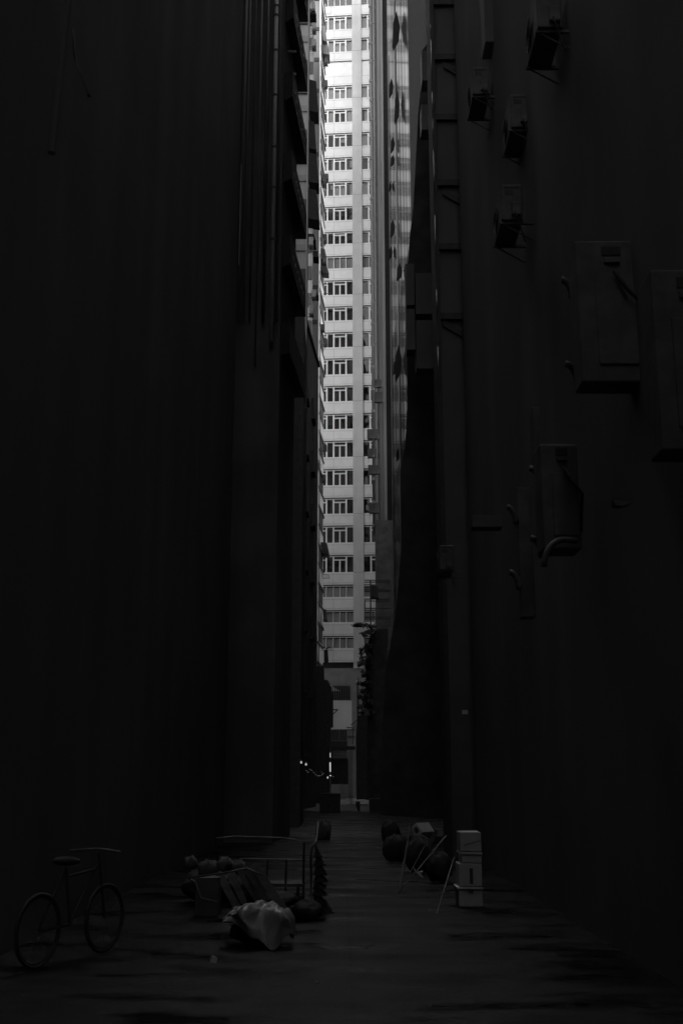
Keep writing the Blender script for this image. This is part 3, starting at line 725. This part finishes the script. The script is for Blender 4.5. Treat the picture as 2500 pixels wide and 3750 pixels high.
# ------------------------------------------------------------------ foot of the tower
# white board
wb = thing('white_hoarding', (PX(1250,2620,92),92,0), 'large white board hung below the barred window at the tower foot', 'board')
a = P(1208,2670,92); c = P(1288,2565,92)
MB().box(a.x,c.x,92,92.15,a.z,c.z).build('board', 'signboard', wb)
MB().box(a.x-.02,c.x+.02,91.98,92.1,c.z,c.z+.05).build('top_trim', 'soffit', wb)
MB().slab([P(1218,2597,91.9),P(1238,2597,91.9),P(1238,2600,91.9),P(1221,2616,91.9),P(1218,2618,91.9),P(1218,2613,91.9),P(1233,2601,91.9),P(1218,2601,91.9)],(0,.05,0)).build('bracket', 'dark', wb)
tag(MB().box(a.x, c.x-.4, 91, 91.3, P(0,2790,91).z, P(0,2672,91).z).build('dark_shopfront', 'dark'), 'dark shopfront with thin pale bars under the white board', 'shopfront')
sb = MB()
for (x0,y0,x1,y1) in ((1241,2672,1243,2712),(1213,2711.5,1272,2713.5)):
    a_, c_ = P(x0,y1,90.9), P(x1,y0,90.9); sb.box(a_.x,c_.x,90.85,90.95,a_.z,c_.z)
tag(sb.build('shopfront_bar', 'soffit'), 'thin grey crossing bars on the dark shopfront', 'bars')
fbox('pier', 1273.5, 2671, 1287, 2731, 90.7, .4, 'podium', 'short grey pier right of the dark shopfront', 'pier', bev=0)
# pole
pl = thing('lamp_pole', (PX(1308,2600,80),80,0), 'slim pale pole with a small fitting in front of the podium wall', 'pole')
p1 = P(1308,2490,80)
MB().tube([(p1.x,80,0),(p1.x,80,p1.z-.2)], .055, 8).build('pole', 'pipe', pl)
MB().tube([(p1.x+.07,80,PZ(2620,80)),(p1.x+.07,80,p1.z+.15)], .03, 6).build('cable_duct', 'dark', pl)
MB().box(p1.x-.12,p1.x+.02,79.93,80.07,p1.z-.2,p1.z+.02).build('fitting', 'pipepale', pl)
# dark canopy shapes, right of the pole
cn = MB(); cn.slab([P(1310,2620,76),P(1356,2618,76),P(1345,2600,76),P(1340,2604,76),P(1330,2618,76)],(0,1.2,0))
tag(cn.build('canopy', 'walldark'), 'small dark canopy with diagonal strut right of the pole', 'canopy')
stall_legs = [(PX(1307,2930,74.5), 74.3), (PX(1343,2930,74.5), 74.3)]
tag(MB().box(stall_legs[0][0],stall_legs[0][0]+.05,74.2,74.3,0,P(0,2925,74.3).z).box(stall_legs[1][0]-.05,stall_legs[1][0],74.2,74.3,0,P(0,2925,74.3).z).slab([P(1308,2622,74),P(1345,2622,74),P(1345,2927,74),P(1322,2927,74),P(1306,2927,74),P(1303,2700,74)],(0,1.5,0)).build('dark_stall', 'dark'), 'black upright stall at the far end of the alley, right of the gate', 'stall')
ld = MB()
for (a_,b_) in (((1284,2655),(1306,2637)),((1268,2664),(1288,2665)),((1273,2672),(1300,2673)),((1273,2696),(1300,2697)),((1273,2702),(1298,2703)),((1291,2664),(1291,2726))):
    ld.tube([P(a_[0],a_[1],78),P(b_[0],b_[1],78)],.035,5)
tag(ld.build('service_bracket', 'dark'), 'dark pipe brackets and rails left of the black stall', 'bracket')
# left dark boxes at the tower foot
tag(MB().slab([P(1186,2490,79),P(1200,2490,79),P(1209,2508,79),P(1213,2520,79),P(1219,2560,79),P(1219,2657,79),P(1210,2664,79),P(1208,2980,79),P(1140,2980,79),P(1140,2440,79),P(1186,2440,79)],(0,2,0)).build('dark_kiosk', 'dark'), 'black stepped kiosk at the left foot of the tower', 'kiosk')
tag(MB().slab([P(1186,2380,82.4),P(1200,2380,82.4),P(1203,2428,82.4),P(1195,2436,82.4),P(1186,2436,82.4)],(0,.6,0)).build('plant_pot', 'dark'), 'black planter holding the fern on the left of the tower foot', 'planter')
# fern
def leaves(mb, c, n, rad, size, seed, droop=0.3):
    r = random.Random(seed)
    for i in range(n):
        d = Vector((r.gauss(0,1), r.gauss(0,1), r.gauss(0,1))).normalized()*(r.random()**.5)
        p = Vector(c)+Vector((d.x*rad[0], d.y*rad[1], d.z*rad[2]))
        a = Vector((r.uniform(-1,1), r.uniform(-1,1), r.uniform(-1,.3)-droop)).normalized(); q = a.orthogonal().normalized()
        s = size*r.uniform(.6,1.3)
        mb.add([p, p+a*s*.5+q*s*.22, p+a*s, p+a*s*.5-q*s*.22], [(0,1,2,3)])
pf = thing('fern', tuple(P(1193,2385,82.3)), 'arching fern in the black planter at the left of the tower foot', 'plant')
fm = MB(); base = P(1194,2384,82.2)
for i in range(22):
    r = random.Random(i); a = r.uniform(-.9,1.2); L = r.uniform(.3,.62)
    ctrl = [base + Vector((math.sin(a)*L*t, r.uniform(-.1,.1)*t, L*(1.2*t-1.25*t*t)*1.4+.05)) for t in [0,.2,.4,.6,.8,1]]
    for k in range(5):
        p, q_ = ctrl[k], ctrl[k+1]; w_ = .035*(1-k*.12)
        fm.add([p+Vector((0,0,w_)), p-Vector((0,0,w_)), q_-Vector((0,0,w_*.8)), q_+Vector((0,0,w_*.8))], [(0,1,2,3)])
fm.build('fronds', 'leaf', pf)
MB().tube([base-Vector((0,0,.05)), base+Vector((0,0,.08))], .03, 6).build('stem', 'stem', pf)
# wall plants on the right
for i, (px,py,rx,rz,n,lab) in enumerate(((1330,2292,.75,.22,260,'leafy branch reaching furthest across the tower column'),(1345,2318,.45,.25,160,'leafy branch just under the furthest reaching one'),
      (1333,2418,.42,.42,260,'bushy wall plant beside the lowest white spandrel'),(1338,2470,.28,.3,120,'small wall plant beside the breeze blocks'),
      (1330,2500,.42,.35,190,'wall plant level with the top of the pole'),(1333,2535,.45,.4,240,'wall plant level with the barred window'),(1337,2600,.5,.35,260,'lowest wall plant above the dark canopy'),(1338,2375,.40,.35,220,'wall plant between the long branch and the bushy one'),(1336,2565,.40,.3,200,'wall plant just above the lowest one'))):
    Y = 76.5; p = P(px,py,Y)
    t = thing('wall_plant', (p.x+.5,Y,p.z-.3), lab, 'plant', 'plants growing from the right wall')
    lm = MB(); rr = random.Random(i+50)
    for k in range(7):
        c = p+Vector((rr.uniform(-rx,rx)*.8, rr.uniform(-.3,.3), rr.uniform(-rz,rz)*.8)); leaves(lm, c, n//4, (rx*.42,.3,rz*.45), .19, i*10+k)
    lm.build('foliage', 'leaf', t)
    tm = MB(); tm.tube([(p.x+rx+.25,Y+.3,p.z-.35),(p.x+rx*.4,Y,p.z-.05),(p.x-rx*.5,Y-.1,p.z+.06)], [.03,.02,.008], 5)
    for k in range(4): tm.tube([(p.x+rx*(.4-.25*k),Y,p.z-.04),(p.x+rx*(.3-.28*k),Y-.1,p.z+rz*(.6 if k%2 else -.6))], .008, 4)
    tm.build('branch', 'stem', t)
t = thing('ivy_tuft', tuple(P(1164,1700,81)), 'dark tuft of leaves on the white downpipe halfway down', 'plant')
lm = MB(); leaves(lm, P(1162,1702,81), 260, (.28,.3,.5), .15, 99); lm.build('foliage', 'leaf', t)
MB().tube([P(1160,1725,81),P(1162,1690,81)],.015,5).build('stem','stem',t)
# gate with lattice and bright kerb bars
gt = thing('lattice_gate', (PX(1270,2850,66),66,0), 'dark metal gate of lattice panels across the far end of the alley', 'gate')
def lattice(px0,py0,px1,py1,Y,cell):
    a,c = P(px0,py1,Y), P(px1,py0,Y); m = MB(); x = a.x
    while x <= c.x+.001: m.box(x-.012,x+.012,Y-.01,Y+.01,a.z,c.z); x += cell
    z = a.z
    while z <= c.z+.001: m.box(a.x,c.x,Y-.016,Y+.016,z-.012,z+.012); z += cell
    nn = int((c.x-a.x)/cell)
    for i in range(nn): 
        m.tube([(a.x+i*cell,Y,a.z),(min(a.x+i*cell+(c.z-a.z)*.6,c.x),Y,min(c.z,a.z+(c.x-a.x-i*cell)/.6))],.01,4)
    return m
lattice(1217,2752,1272,2776,66,.09).build('upper_lattice','metal',gt)
lattice(1246,2874,1275,2930,66,.10).build('lower_lattice','metal',gt)
for px,y0,y1 in ((1220,2750,2775),(1279,2735,2935),(1284,2735,2944),(1290,2735,2938),(1212,2730,2965)):
    a_,c_ = P(px,y1,66),P(px,y0,66); MB().box(a_.x-.02,a_.x+.02,65.97,66.03,a_.z,c_.z).build('post','dark',gt)
MB().box(PX(1210,2735,66),PX(1300,2735,66),65.9,66.1,P(0,2746,66).z,P(0,2733,66).z).build('top_beam','dark',gt)
MB().box(PX(1210,2800,66)+.03,PX(1275,2800,66),66.12,66.2,P(0,2872,66).z,P(0,2779,66).z).build('solid_panel','dark',gt)
for i,(y,h,lab) in enumerate(((2935,.09,'upper pale rail across the alley end'),(2943,.03,'lower thin pale rail across the alley end'))):
    a_ = P(1247,y,74); c_ = P(1350,y,74)
    tag(MB().box(a_.x,c_.x,74,74.05,a_.z-h,a_.z+h).box(a_.x,a_.x+.04,74.052,74.08,0,a_.z+h).box(c_.x-.04,c_.x,74.052,74.08,0,a_.z+h).build('barrier_rail','downpipe'), lab, 'rail')
tag(MB().slab([P(1302,2935,60),P(1318,2935,60),P(1318,2972,60),P(1311,2972,60),P(1302,2952,60)],(0,.15,0)).build('dark_bollard','dark'),'tapering black post foot standing before the pale rails','post')
fbox('dark_crate', 1170, 2905, 1246, 2978, 57, .8, 'dark', 'black crate at the left of the pale rails', 'crate')
fbox('dark_bin', 1353, 2925, 1400, 2990, 57, .8, 'dark', 'black bin at the right of the pale rails', 'bin')
# lit lamps
em = emit_mat('lit_lamp', 0.065); em2 = emit_mat('lit_bulb', 0.04)
def lamp(pts, r, m, label, cat, name='lamp', group=None):
    return tag(MB().tube(pts, r, 8).build(name, m, smooth=True), label, cat, group)
lamp([P(1209,2757,63),P(1209,2774,63)], .02, em, 'upper short lit tube left of the gate', 'lamp', 'tube_lamp')
lamp([P(1208.5,2792,63),P(1209,2826,63)], .035, em, 'long lit vertical tube left of the gate', 'lamp', 'tube_lamp')
lamp([P(1199.5,2844,60),P(1199.5,2851,60)], .03, em, 'left small lit lamp under the long tube', 'lamp', 'small_lamp')
lamp([P(1207,2840,60),P(1212,2841,60)], .025, em, 'right small lit lamp under the long tube', 'lamp', 'small_lamp')
lamp([P(1218,2842,60),P(1224,2848,60)], .02, 'shine', 'glinting scrap of foil beside the small lamps', 'foil', 'foil_scrap')
for (px,py,lab) in ((1103,2792,'left bright bulb above the string lights'),(1120.5,2799,'right bright bulb above the string lights')):
    p = P(px,py,36)
    t = thing('light_bulb', tuple(p), lab, 'bulb')
    MB().blob(p,(.035,.035,.04),.02,10,7).build('globe', em2, t, smooth=True)
    MB().tube([p+Vector((0,0,.045)), p+Vector((0,0,.11))],.018,6).build('socket','dark',t)
sp_ = [(1122,2822),(1128,2828),(1135,2817),(1142,2821),(1149,2830),(1155,2837),(1163,2841),(1170,2841),(1178,2838),(1183,2833),(1177,2827)]
t = thing('string_lights', tuple(P(1150,2830,37)), 'sagging string of tiny lights beside the bulbs', 'string lights')
MB().tube([P(a_,b_,37) for a_,b_ in sp_], .004, 4).build('cable','dark',t)
for (a_,b_) in sp_: MB().blob(P(a_,b_,37),(.008,.008,.008),.0,8,5).build('bulb', em2, t)

# ------------------------------------------------------------------ near right: cabinets, ducts
def cabinet(px0,py0,px1,py1,Y,label,dep=.32):
    a,c = P(px0,py1,Y),P(px1,py0,Y); w_,h_ = c.x-a.x, c.z-a.z
    t = thing('wall_cabinet', ((a.x+c.x)/2,Y,a.z), label, 'cabinet')
    MB().box(a.x,c.x,Y,Y+dep,a.z,c.z).build('body','ac',t,bevel=.02)
    MB().box(a.x+w_*.28,c.x-w_*.08,Y-.02,Y-.002,a.z+h_*.12,c.z-h_*.28).build('door_panel','ac',t,bevel=.008)
    MB().box(a.x+w_*.42,c.x-w_*.28,Y-.012,Y-.002,c.z-h_*.11,c.z-h_*.05).build('slot','dark',t)
    MB().box(a.x+w_*.44,c.x-w_*.30,Y-.03,Y-.002,c.z-h_*.17,c.z-h_*.13).build('handle','ac',t,bevel=.006)
    MB().tube([(a.x+w_*.58,Y-.05,c.z-h_*.24),(a.x+w_*.75,Y-.09,c.z-h_*.38),(a.x+w_*1.02,Y-.08,c.z-h_*.5),(a.x+w_*1.1,Y+.2,c.z-h_*.8)],.02,8).build('hose','rubber',t,smooth=True)
    return t
cabinet(2130,880,2330,1400,9.3,'tall grey wall cabinet with a hose at the right side of the photo')
cabinet(2425,985,2600,1650,7.6,'second grey cabinet cut off by the right edge of the photo')
cabinet(1990,1625,2110,2010,10.8,'lower grey cabinet under the tall one on the right wall',.4)
for (px0,py0,px1,py1,Y,lab) in ((1908,1785,1940,2260,12.5,'long narrow duct low on the right wall'),(1955,1490,1972,1700,12,'narrow duct above the long one on the right wall')):
    a,c = P(px0,py1,Y),P(px1,py0,Y)
    tag(MB().box(a.x,c.x,Y,Y+.2,a.z,c.z).build('wall_duct','ac',bevel=.01), lab, 'duct')
for i,(px,py,s,Y,lab) in enumerate(((2088,1060,70,10,'uppermost curved vent cowl on the right wall'),(2108,1375,80,10,'curved vent cowl left of the tall cabinet foot'),(1970,1750,65,11.5,'curved cowl above the long narrow duct'),(1885,1890,60,12.5,'curved cowl at the left of the long narrow duct'),(1978,2010,70,11.5,'curved cowl below the lower cabinet'),(1895,2130,60,12.5,'lowest curved cowl on the right wall'))):
    p = P(px,py,Y); r_ = s*Y/4000*.55
    pts = [(p.x-r_*.9+r_*math.sin(a)*1.0, Y, p.z-r_*1.1+r_*2.2*math.cos(a)*.9+r_*.2) for a in [k*math.pi/2/7 for k in range(8)]]
    tag(MB().tube(pts, .035, 8).build('vent_cowl','ac',smooth=True), lab, 'vent cowl')
# big hood arc under the lower cabinet
pts = [P(1990+ (1-math.cos(a))*75, 2075-math.sin(a)*100, 10.5) for a in [k*math.pi/2/8 for k in range(9)]]+[P(2110,1980,10.5)]
tag(MB().tube(pts,.03,8).build('duct_elbow','ac',smooth=True),'large curved duct elbow under the lower cabinet','duct')
fbox('paper_note', 1691,2600,1712,2615,18,.01,'paper','small pale note stuck on the dark right wall','note',bev=0)
tag(MB().slab([P(2244,1830,9),P(2312,1828,9),P(2310,1842,9),P(2280,1852,9),P(2248,1850,9)],(0,.1,0)).build('metal_tray','ac'),'small metal tray bracket alone on the right wall','tray')
tag(MB().slab([P(1912,2372,12),P(1934,2358,12),P(1936,2366,12),P(1916,2380,12)],(0,.08,0)).build('metal_hook','ac'),'small tilted metal hook low on the right wall','hook')
fbox('wall_box', 1728,1888,1838,1930,17,.3,'sheet','flat box above a pipe tee on the dark right wall','box')
tag(MB().tube([P(250*1,0,9.5),P(190,560,9.5)],.04,8).build('left_pipe','wallblack'),'faint pipe running down the near left wall','pipe')
tag(MB().slab([P(265,100,9),P(285,240,9),P(330,345,9),P(318,345,9),P(268,200,9)],(0,.05,0)).build('torn_strip','walldark'),'faint torn strip hanging on the near left wall','strip')

# ------------------------------------------------------------------ things on the ground: right
bx_y = G(1720,3322).y
def foam(py0,py1,px0,px1,lab,lid=False,tape=0,dx=0.0):
    a,c = P(px0,py1,bx_y),P(px1,py0,bx_y)
    t = thing('foam_box', ((a.x+c.x)/2,bx_y+.2,a.z), lab, 'box', 'stacked foam boxes')
    MB().box(a.x,c.x,bx_y,bx_y+.42,a.z,c.z-(.035 if lid else 0)).build('tub','foam',t,bevel=.012)
    if lid: MB().box(a.x-.02,c.x+.008,bx_y-.02,bx_y+.44,c.z-.033,c.z-.002).build('lid','foam',t,bevel=.01)
    if tape == 1: MB().slab([(a.x+.05,bx_y-.006,a.z+.07),(c.x-.01,bx_y-.006,a.z+.13),(c.x-.01,bx_y-.006,a.z+.145),(a.x+.05,bx_y-.006,a.z+.085)],(0,.004,0)).build('tape','tarp',t)
    if tape == 2: MB().box(a.x+.14,a.x+.185,bx_y-.008,bx_y-.0015,a.z+.03,c.z-.06).build('label_patch','dark',t)
    if tape == 3: MB().box(a.x+.13,a.x+.19,bx_y-.026,bx_y-.021,c.z-.075,c.z-.03).build('label_patch','dark',t)
    return t
foam(3047,3118,1684,1760,'topmost pale foam box of the stack, strapped with tape',False,1)
foam(3120,3160,1690,1762,'flat foam box second from the top of the stack',True)
foam(3162,3246,1680,1763,'third foam box from the top with a dark patch',False,2)
foam(3248,3322,1679,1766,'bottom foam box of the stack with its lid',True,3)
MBs = MB
# monitor
my = 20.5
t = thing('old_monitor', tuple(P(1524,3070,my)), 'old grey appliance case lying tilted on top of the rubbish', 'appliance')
pts = [P(1506,3028,my),P(1524,3013,my),P(1546,3048,my),P(1530,3072,my),P(1513,3062,my)]
MB().slab(pts,(.25,.35,0)).build('case','foam',t,bevel=.01)
ctr = P(1524,3038,my)
MB().slab([ctr+(p-ctr)*.45+Vector((0,-.006,0)) for p in pts],(0,.004,0)).build('screen','dark',t)
def heap(px,py,wpx,hpx,m,lab,cat,name,seed,amp=.14,Ydy=0.3):
    gpt = G(px,py); s = gpt.y/4150
    rx, rz = wpx*s/2, hpx*s/2
    return tag(MB().blob((gpt.x,gpt.y+rx*.6,rz*.92),(rx,rx*.8,rz),amp*1.3,26,16,seed,.15).build(name,m,smooth=True), lab, cat)
heap(1540,3200,110,130,'bag','big black rubbish bag under the tilted appliance','bag','rubbish_bag',3)
heap(1450,3160,90,100,'bag','black rubbish bag left of the tilted appliance','bag','rubbish_bag',4)
heap(1610,3235,90,110,'bag','black rubbish bag beside the foam boxes','bag','rubbish_bag',5)
heap(1430,3095,70,90,'bag','small black bag at the back of the rubbish heap','bag','rubbish_bag',6)
t = thing('carton', tuple(G(1560,3090)), 'dark cardboard carton behind the tilted appliance', 'carton')
MB().cbox(P(1560,3050,21.5),(.28,.3,.24),(0,.5,.3)).build('body','card',t)
for (a_,b_,r_,m_,lab,nm) in (((1568,3138),(1633,3060),.010,'pipe','thin bright pole leaning left of the foam boxes','leaning_pole'),((1534,3135),(1564,3080),.008,'walldark','short pole leaning by the appliance','leaning_pole'),((1640,3210),(1662,3140),.009,'pipe','short stick leaning on the foam boxes','leaning_pole'),((1534,3140),(1568,3175),.008,'walldark','low stick crossing the rubbish bag','leaning_pole'),((1492,3080),(1502,3020),.018,'walldark','upright slat left of the appliance','leaning_board')):
    Yb = 17.6 if a_[0]<1630 else 14.8
    p_,q_ = P(a_[0],a_[1],Yb),P(b_[0],b_[1],Yb+.3)
    d_ = (q_-p_).normalized(); base_ = p_ - d_*(p_.z/d_.z) if d_.z > .2 else p_
    tag(MB().tube([base_,q_],r_,6).build(nm,m_), lab, 'pole')
tag(MB().slab([P(1513,3175,17),P(1530,3195,17),P(1548,3190,17),P(1540,3200,17),P(1553,3218,17),P(1535,3208,17),P(1518,3192,17)],(0,.12,0)).build('torn_paper','foam'),'crumpled pale paper at the foot of the rubbish heap','paper')
g1 = G(1430,3070); tag(MB().cbox((g1.x,g1.y,.05),(.28,.5,.10)).build('flat_board','card'),'flat board lying on the ground at the right edge of the alley','board')
g1 = G(1467,3257); tag(MB().cbox((g1.x,g1.y,.012),(.03,.03,.02),(0,0,.4)).build('litter','paper'),'tiny speck of pale litter in the middle of the paving','litter')
g1 = G(1573,3338); tag(MB().cbox((g1.x,g1.y,.012),(.02,.02,.02)).build('litter','paper'),'tiny pale litter left of the foam boxes','litter')
# ------------------------------------------------------------------ left ground objects
Ys = G(1180,3345).y
prevz = 0
tiers = [(3345,3312,1140,1222),(3312,3282,1143,1192),(3282,3255,1145,1196),(3255,3232,1147,1191),(3232,3205,1148,1200),(3205,3170,1149,1196),(3170,3140,1150,1192),(3140,3095,1150,1178)]
names8 = ['bottom','second','third','fourth','fifth','sixth','seventh','topmost']
z = 0.0
for i,(y1,y0,x0,x1) in enumerate(tiers):
    a,c = P(x0,y1,Ys),P(x1,y0,Ys)
    h = c.z-P(x0,y1,Ys).z
    xl, xr_ = a.x, P(x1,y1,Ys).x
    t_ = MB().hexa([(xl,Ys,z),(xr_,Ys,z),(xr_,Ys+.35,z),(xl,Ys+.35,z),(xl+.02,Ys+.02,z+h-.003),(xr_-.09,Ys+.02,z+h-.003),(xr_-.09,Ys+.33,z+h-.003),(xl+.02,Ys+.33,z+h-.003)])
    t_.box(xl-.008,xr_+.008,Ys-.008,Ys+.358,z+.001,z+.018)
    tag(t_.build('nesting_tub','rubber',bevel=.004), 'black upturned nesting tub, %s of its stack beside the hand cart' % names8[i], 'tub', 'black tubs stacked on the left')
    z += h
tag(MB().tube([G(1138,3300)+Vector((0,.2,0)), P(1138,3150,Ys+.2), P(1141,3105,Ys+.2), P(1158,3080,Ys+.3), P(1165,3010,Ys+.9)],.014,8).build('bent_pipe','cartmetal',smooth=True),'thin bent metal pipe rising behind the black tubs','pipe')
heap(1185,3080,55,75,'cloth','dim cloth bundle at the far top of the left heap','bundle','cloth_bundle',8,.2)
# hand cart
Yc = 16.0
hc = thing('hand_cart', tuple(G(1050,3300)), 'dark tube framed hand cart on the left of the alley', 'cart')
def rod(pts,r,nm,m='cartmetal',par=hc): return MB().tube([P(a_,b_,Yc) for a_,b_ in pts],r,6).build(nm,m,par)
rod([(880,3145),(1120,3150)],.012,'rail'); rod([(1020,3278),(1125,3280)],.012,'rail'); rod([(790,3070),(860,3063),(1040,3068),(1100,3080)],.010,'handle')
rod([(1048,3146),(1044,3280)],.016,'post','dark'); rod([(1113,3085),(1110,3310)],.018,'post','dark'); rod([(980,3145),(975,3250)],.014,'post','dark'); rod([(790,3070),(800,3290)],.014,'post','dark')
MB().box(P(800,3290,Yc).x,P(1115,3290,Yc).x,Yc-.02,Yc+.6,.16,.20).build('platform','wood',hc)
for px in (830,1090):
    p = P(px,3290,Yc); MB().tube([(p.x-.02,Yc+.05,.085),(p.x+.02,Yc+.05,.085)],.08,14).build('wheel','rubber',hc)
# leaning planks and crates (left)
pd = [((1030,3320),(930,3165),.035,'plank leaning rightmost on the left heap'),((990,3330),(900,3165),.03,'second leaning plank from the right on the left heap'),((965,3330),(875,3180),.03,'pale plank in the middle of the left heap'),((905,3330),(845,3200),.025,'fourth leaning plank on the left heap'),((870,3325),(800,3200),.03,'leftmost leaning plank on the left heap')]
Yp = 13.6
for i,(a_,b_,r_,lab) in enumerate(pd):
    p_,q_ = P(a_[0],a_[1],Yp+.1*i),P(b_[0],b_[1],Yp+.25+.1*i); n_ = Vector((0,.02,0)); s_ = Vector((r_*1.3,0,.02))
    d_=(q_-p_); p_ = p_-d_*(p_.z-.0)/d_.z
    tag(MB().slab([p_-s_,p_+s_,q_+s_,q_-s_],(0,.02,0)).build('plank','wood'), lab, 'plank')
tag(MB().tube([P(690,3215,13.8),P(800,3200,13.7),P(905,3180,13.6),P(960,3205,13.5)],.012,6).tube([P(690,3215,13.8),P(715,3230,13.8),P(735,3290,13.8),P(800,3305,13.8)],.012,6).build('bent_tube','cartmetal',smooth=True),'bent metal tube frame lying over the left heap','frame')
cr = thing('wire_crate', tuple(G(760,3320)), 'dim crate holding rags at the left of the planks', 'crate')
a,c = P(715,3300,14),P(800,3215,14)
MB().box(a.x,c.x,14,14.4,0,c.z).build('body','card',cr)
for i,(px,py,w_,m_,lab) in enumerate(((690,3165,50,'cloth','small rag bundle at the far left of the heap'),(760,3190,75,'cloth','rag bundle on the wire crate'),(820,3170,60,'card','crumpled carton behind the rags'),(870,3180,55,'cloth','crumpled bag on top of the heap right of the carton'))):
    p = P(px,py,14.4); s=14.4/4150
    o = MB().blob((p.x,14.6,p.z),(w_*s/2,.12,w_*s*.45),.3,16,10,i+20).build('rag_bundle',m_,smooth=True); tag(o,lab,'bundle')
for (px,py,w_,h_,lab,sd_) in ((760,3310,190,120,'dark heaped sack under the planks',31),(900,3325,190,110,'dark heaped sack behind the plastic sheet',32),(1010,3330,150,60,'flat dark sack between sheet and tubs',33),(1120,3375,120,70,'low dark sack in front of the black tubs',34)):
    heap(px,py,w_,h_,'bag',lab,'sack','dark_sack',sd_)
heap(940,3462,190,105,'bag','black bundle under the grey plastic sheet','bundle','covered_bundle',41)
# plastic sheet over a bundle
gp_ = G(940,3478); s = gp_.y/4150
def sheetmesh():
    rnd = random.Random(5); m = MB(); nx,ny = 34,22; W,D,Hh = 245*s,.62,.36
    vs=[];
    for jy in range(ny):
        for ix in range(nx):
            u,v = ix/(nx-1), jy/(ny-1)
            x = gp_.x+(u-.5)*W; y = gp_.y+.05+v*D
            e = min(1,min(v*3.2,(1-v)*3.2)); ex = min(1, min(u*4,(1-u)*5))
            zb_ = .26*max(0,1-u/.8) if u < .8 else .02+.5*(u-.8)
            f_ = min(1, v/.30); side = min(1, u/.10, (1-u)/.10)
            top = Hh*(.90+.10*math.sin(3*u+.6)) * (1-.25*max(0,v-.6))
            fold = .030*math.sin(7*u+6*v+2*math.sin(5*v))+.022*math.sin(15*u-9*v)+.014*math.sin(29*v+13*u)+.010*math.sin(47*u-23*v+3*math.sin(9*u))+rnd.uniform(-.002,.002)
            z = zb_+(top-zb_)*(f_**.6)*(side**.35) + fold*(.4+.6*f_)
            if v < .30: y = gp_.y-.05+.10*f_+.05*math.sin(14*u)+.05*math.sin(9*u+8*v)
            z = max(.006, z)
            x += .03*math.sin(13*v+5*u)
            vs.append((x,y,z))
    fs=[(j*nx+i,j*nx+i+1,(j+1)*nx+i+1,(j+1)*nx+i) for j in range(ny-1) for i in range(nx-1)]
    return m.add(vs,fs)
tag(sheetmesh().build('plastic_sheet','tarp',smooth=True),'creased grey plastic sheet thrown over a bundle in the left foreground','sheet')
g1 = G(783,3528); tag(MB().cbox((g1.x,g1.y,.03),(.05,.04,.055),(0,.2,.4)).build('paper_cup','paper'),'small crushed white cup left of the plastic sheet','cup')
g1 = G(1162,3600); tag(MB().cbox((g1.x,g1.y,.008),(.02,.015,.012),(0,0,.4)).build('litter','paper'),'tiny pale litter in the foreground paving','litter')
# bicycle, left, hardly visible
bk = thing('bicycle', tuple(G(260,3500)), 'dark bicycle leaning at the left wall with faint glints', 'bicycle')
gb = G(260,3520); bx0,by0 = gb.x, gb.y
def ring(c,r,rt,ax=(.42,1,0)):
    ax = Vector(ax).normalized(); up_ = Vector((0,0,1))
    return MB().tube([Vector(c)+ax*r*math.cos(a)+up_*r*math.sin(a) for a in [k*2*math.pi/24 for k in range(25)]],rt,6,False)
axv = Vector((.42,1,0)).normalized()
for sgn in (-1,1):
    cc = Vector((bx0,by0,.32))+axv*sgn*.5
    wh = ring(cc,.30,.018).build('wheel','bikepaint',bk,smooth=True)
    ring(cc,.275,.007).build('rim','bikepaint',wh)
    sp2 = MB()
    for k in range(12): sp2.tube([cc, cc+axv*.27*math.cos(k*math.pi/6)+Vector((0,0,.27*math.sin(k*math.pi/6)))],.0015,3)
    sp2.build('spokes','metal',wh)
c0 = Vector((bx0,by0,.32)); A_=c0-axv*.5; B_=c0+axv*.5; S_=c0-axv*.15+Vector((0,0,.5)); H_=c0+axv*.35+Vector((0,0,.52)); Bb=c0-axv*.05
fr=MB()
for p_,q_ in ((A_,S_),(A_,Bb),(Bb,S_),(Bb,H_),(S_-Vector((0,0,.08)),H_-Vector((0,0,.06)))): fr.tube([p_,q_],.014,6)
fr.build('frame','bikepaint',bk); MB().tube([B_,H_+Vector((0,0,.08))],.014,6).build('fork','bikepaint',bk)
hp = Vector((1,-.42,0)).normalized()
MB().tube([H_+hp*.28+Vector((0,0,.1))-axv*.06,H_+Vector((0,0,.12)),H_-hp*.28+Vector((0,0,.1))-axv*.06],.012,8).build('handlebar','cartmetal',bk,smooth=True)
MB().blob(S_+Vector((0,0,.06)),(.13,.07,.04),.05).build('saddle','bikepaint',bk,smooth=True)

# ------------------------------------------------------------------ unseen side and rear blocks added to cut sky light on the scene
def block(name,x0,x1,y0,y1,h,m,lab):
    t = thing(name,((x0+x1)/2,(y0+y1)/2,0),lab,'building')
    MB().box(x0,x1,y0,y1,0,h).build('wall',m,t); return t

block('rear_sky_blocker', -16, 16, -60, -50, 46, 'walldark', 'unseen dark block added behind the viewer to cut sky light')
block('left_side_sky_blocker', -40, -14.01, -14, 33, 30, 'wallgrey', 'unseen block added behind the near left building to cut sky light')
block('left_street_sky_blocker', -44, -16.01, 46, 88, 32, 'wallgrey', 'unseen block added left of the cross street to cut sky light')
block('right_side_sky_blocker', 16.01, 44, -14, 82, 32, 'wallgrey', 'unseen block added behind the right hand buildings to cut sky light')
block('left_end_sky_blocker', -40, -24.5, 88.01, 106, 36, 'wallgrey', 'unseen block added at the left end of the cross street to cut sky light')
block('right_end_sky_blocker', 27, 46, 82.01, 106, 36, 'wallgrey', 'unseen block added at the right end of the cross street to cut sky light')
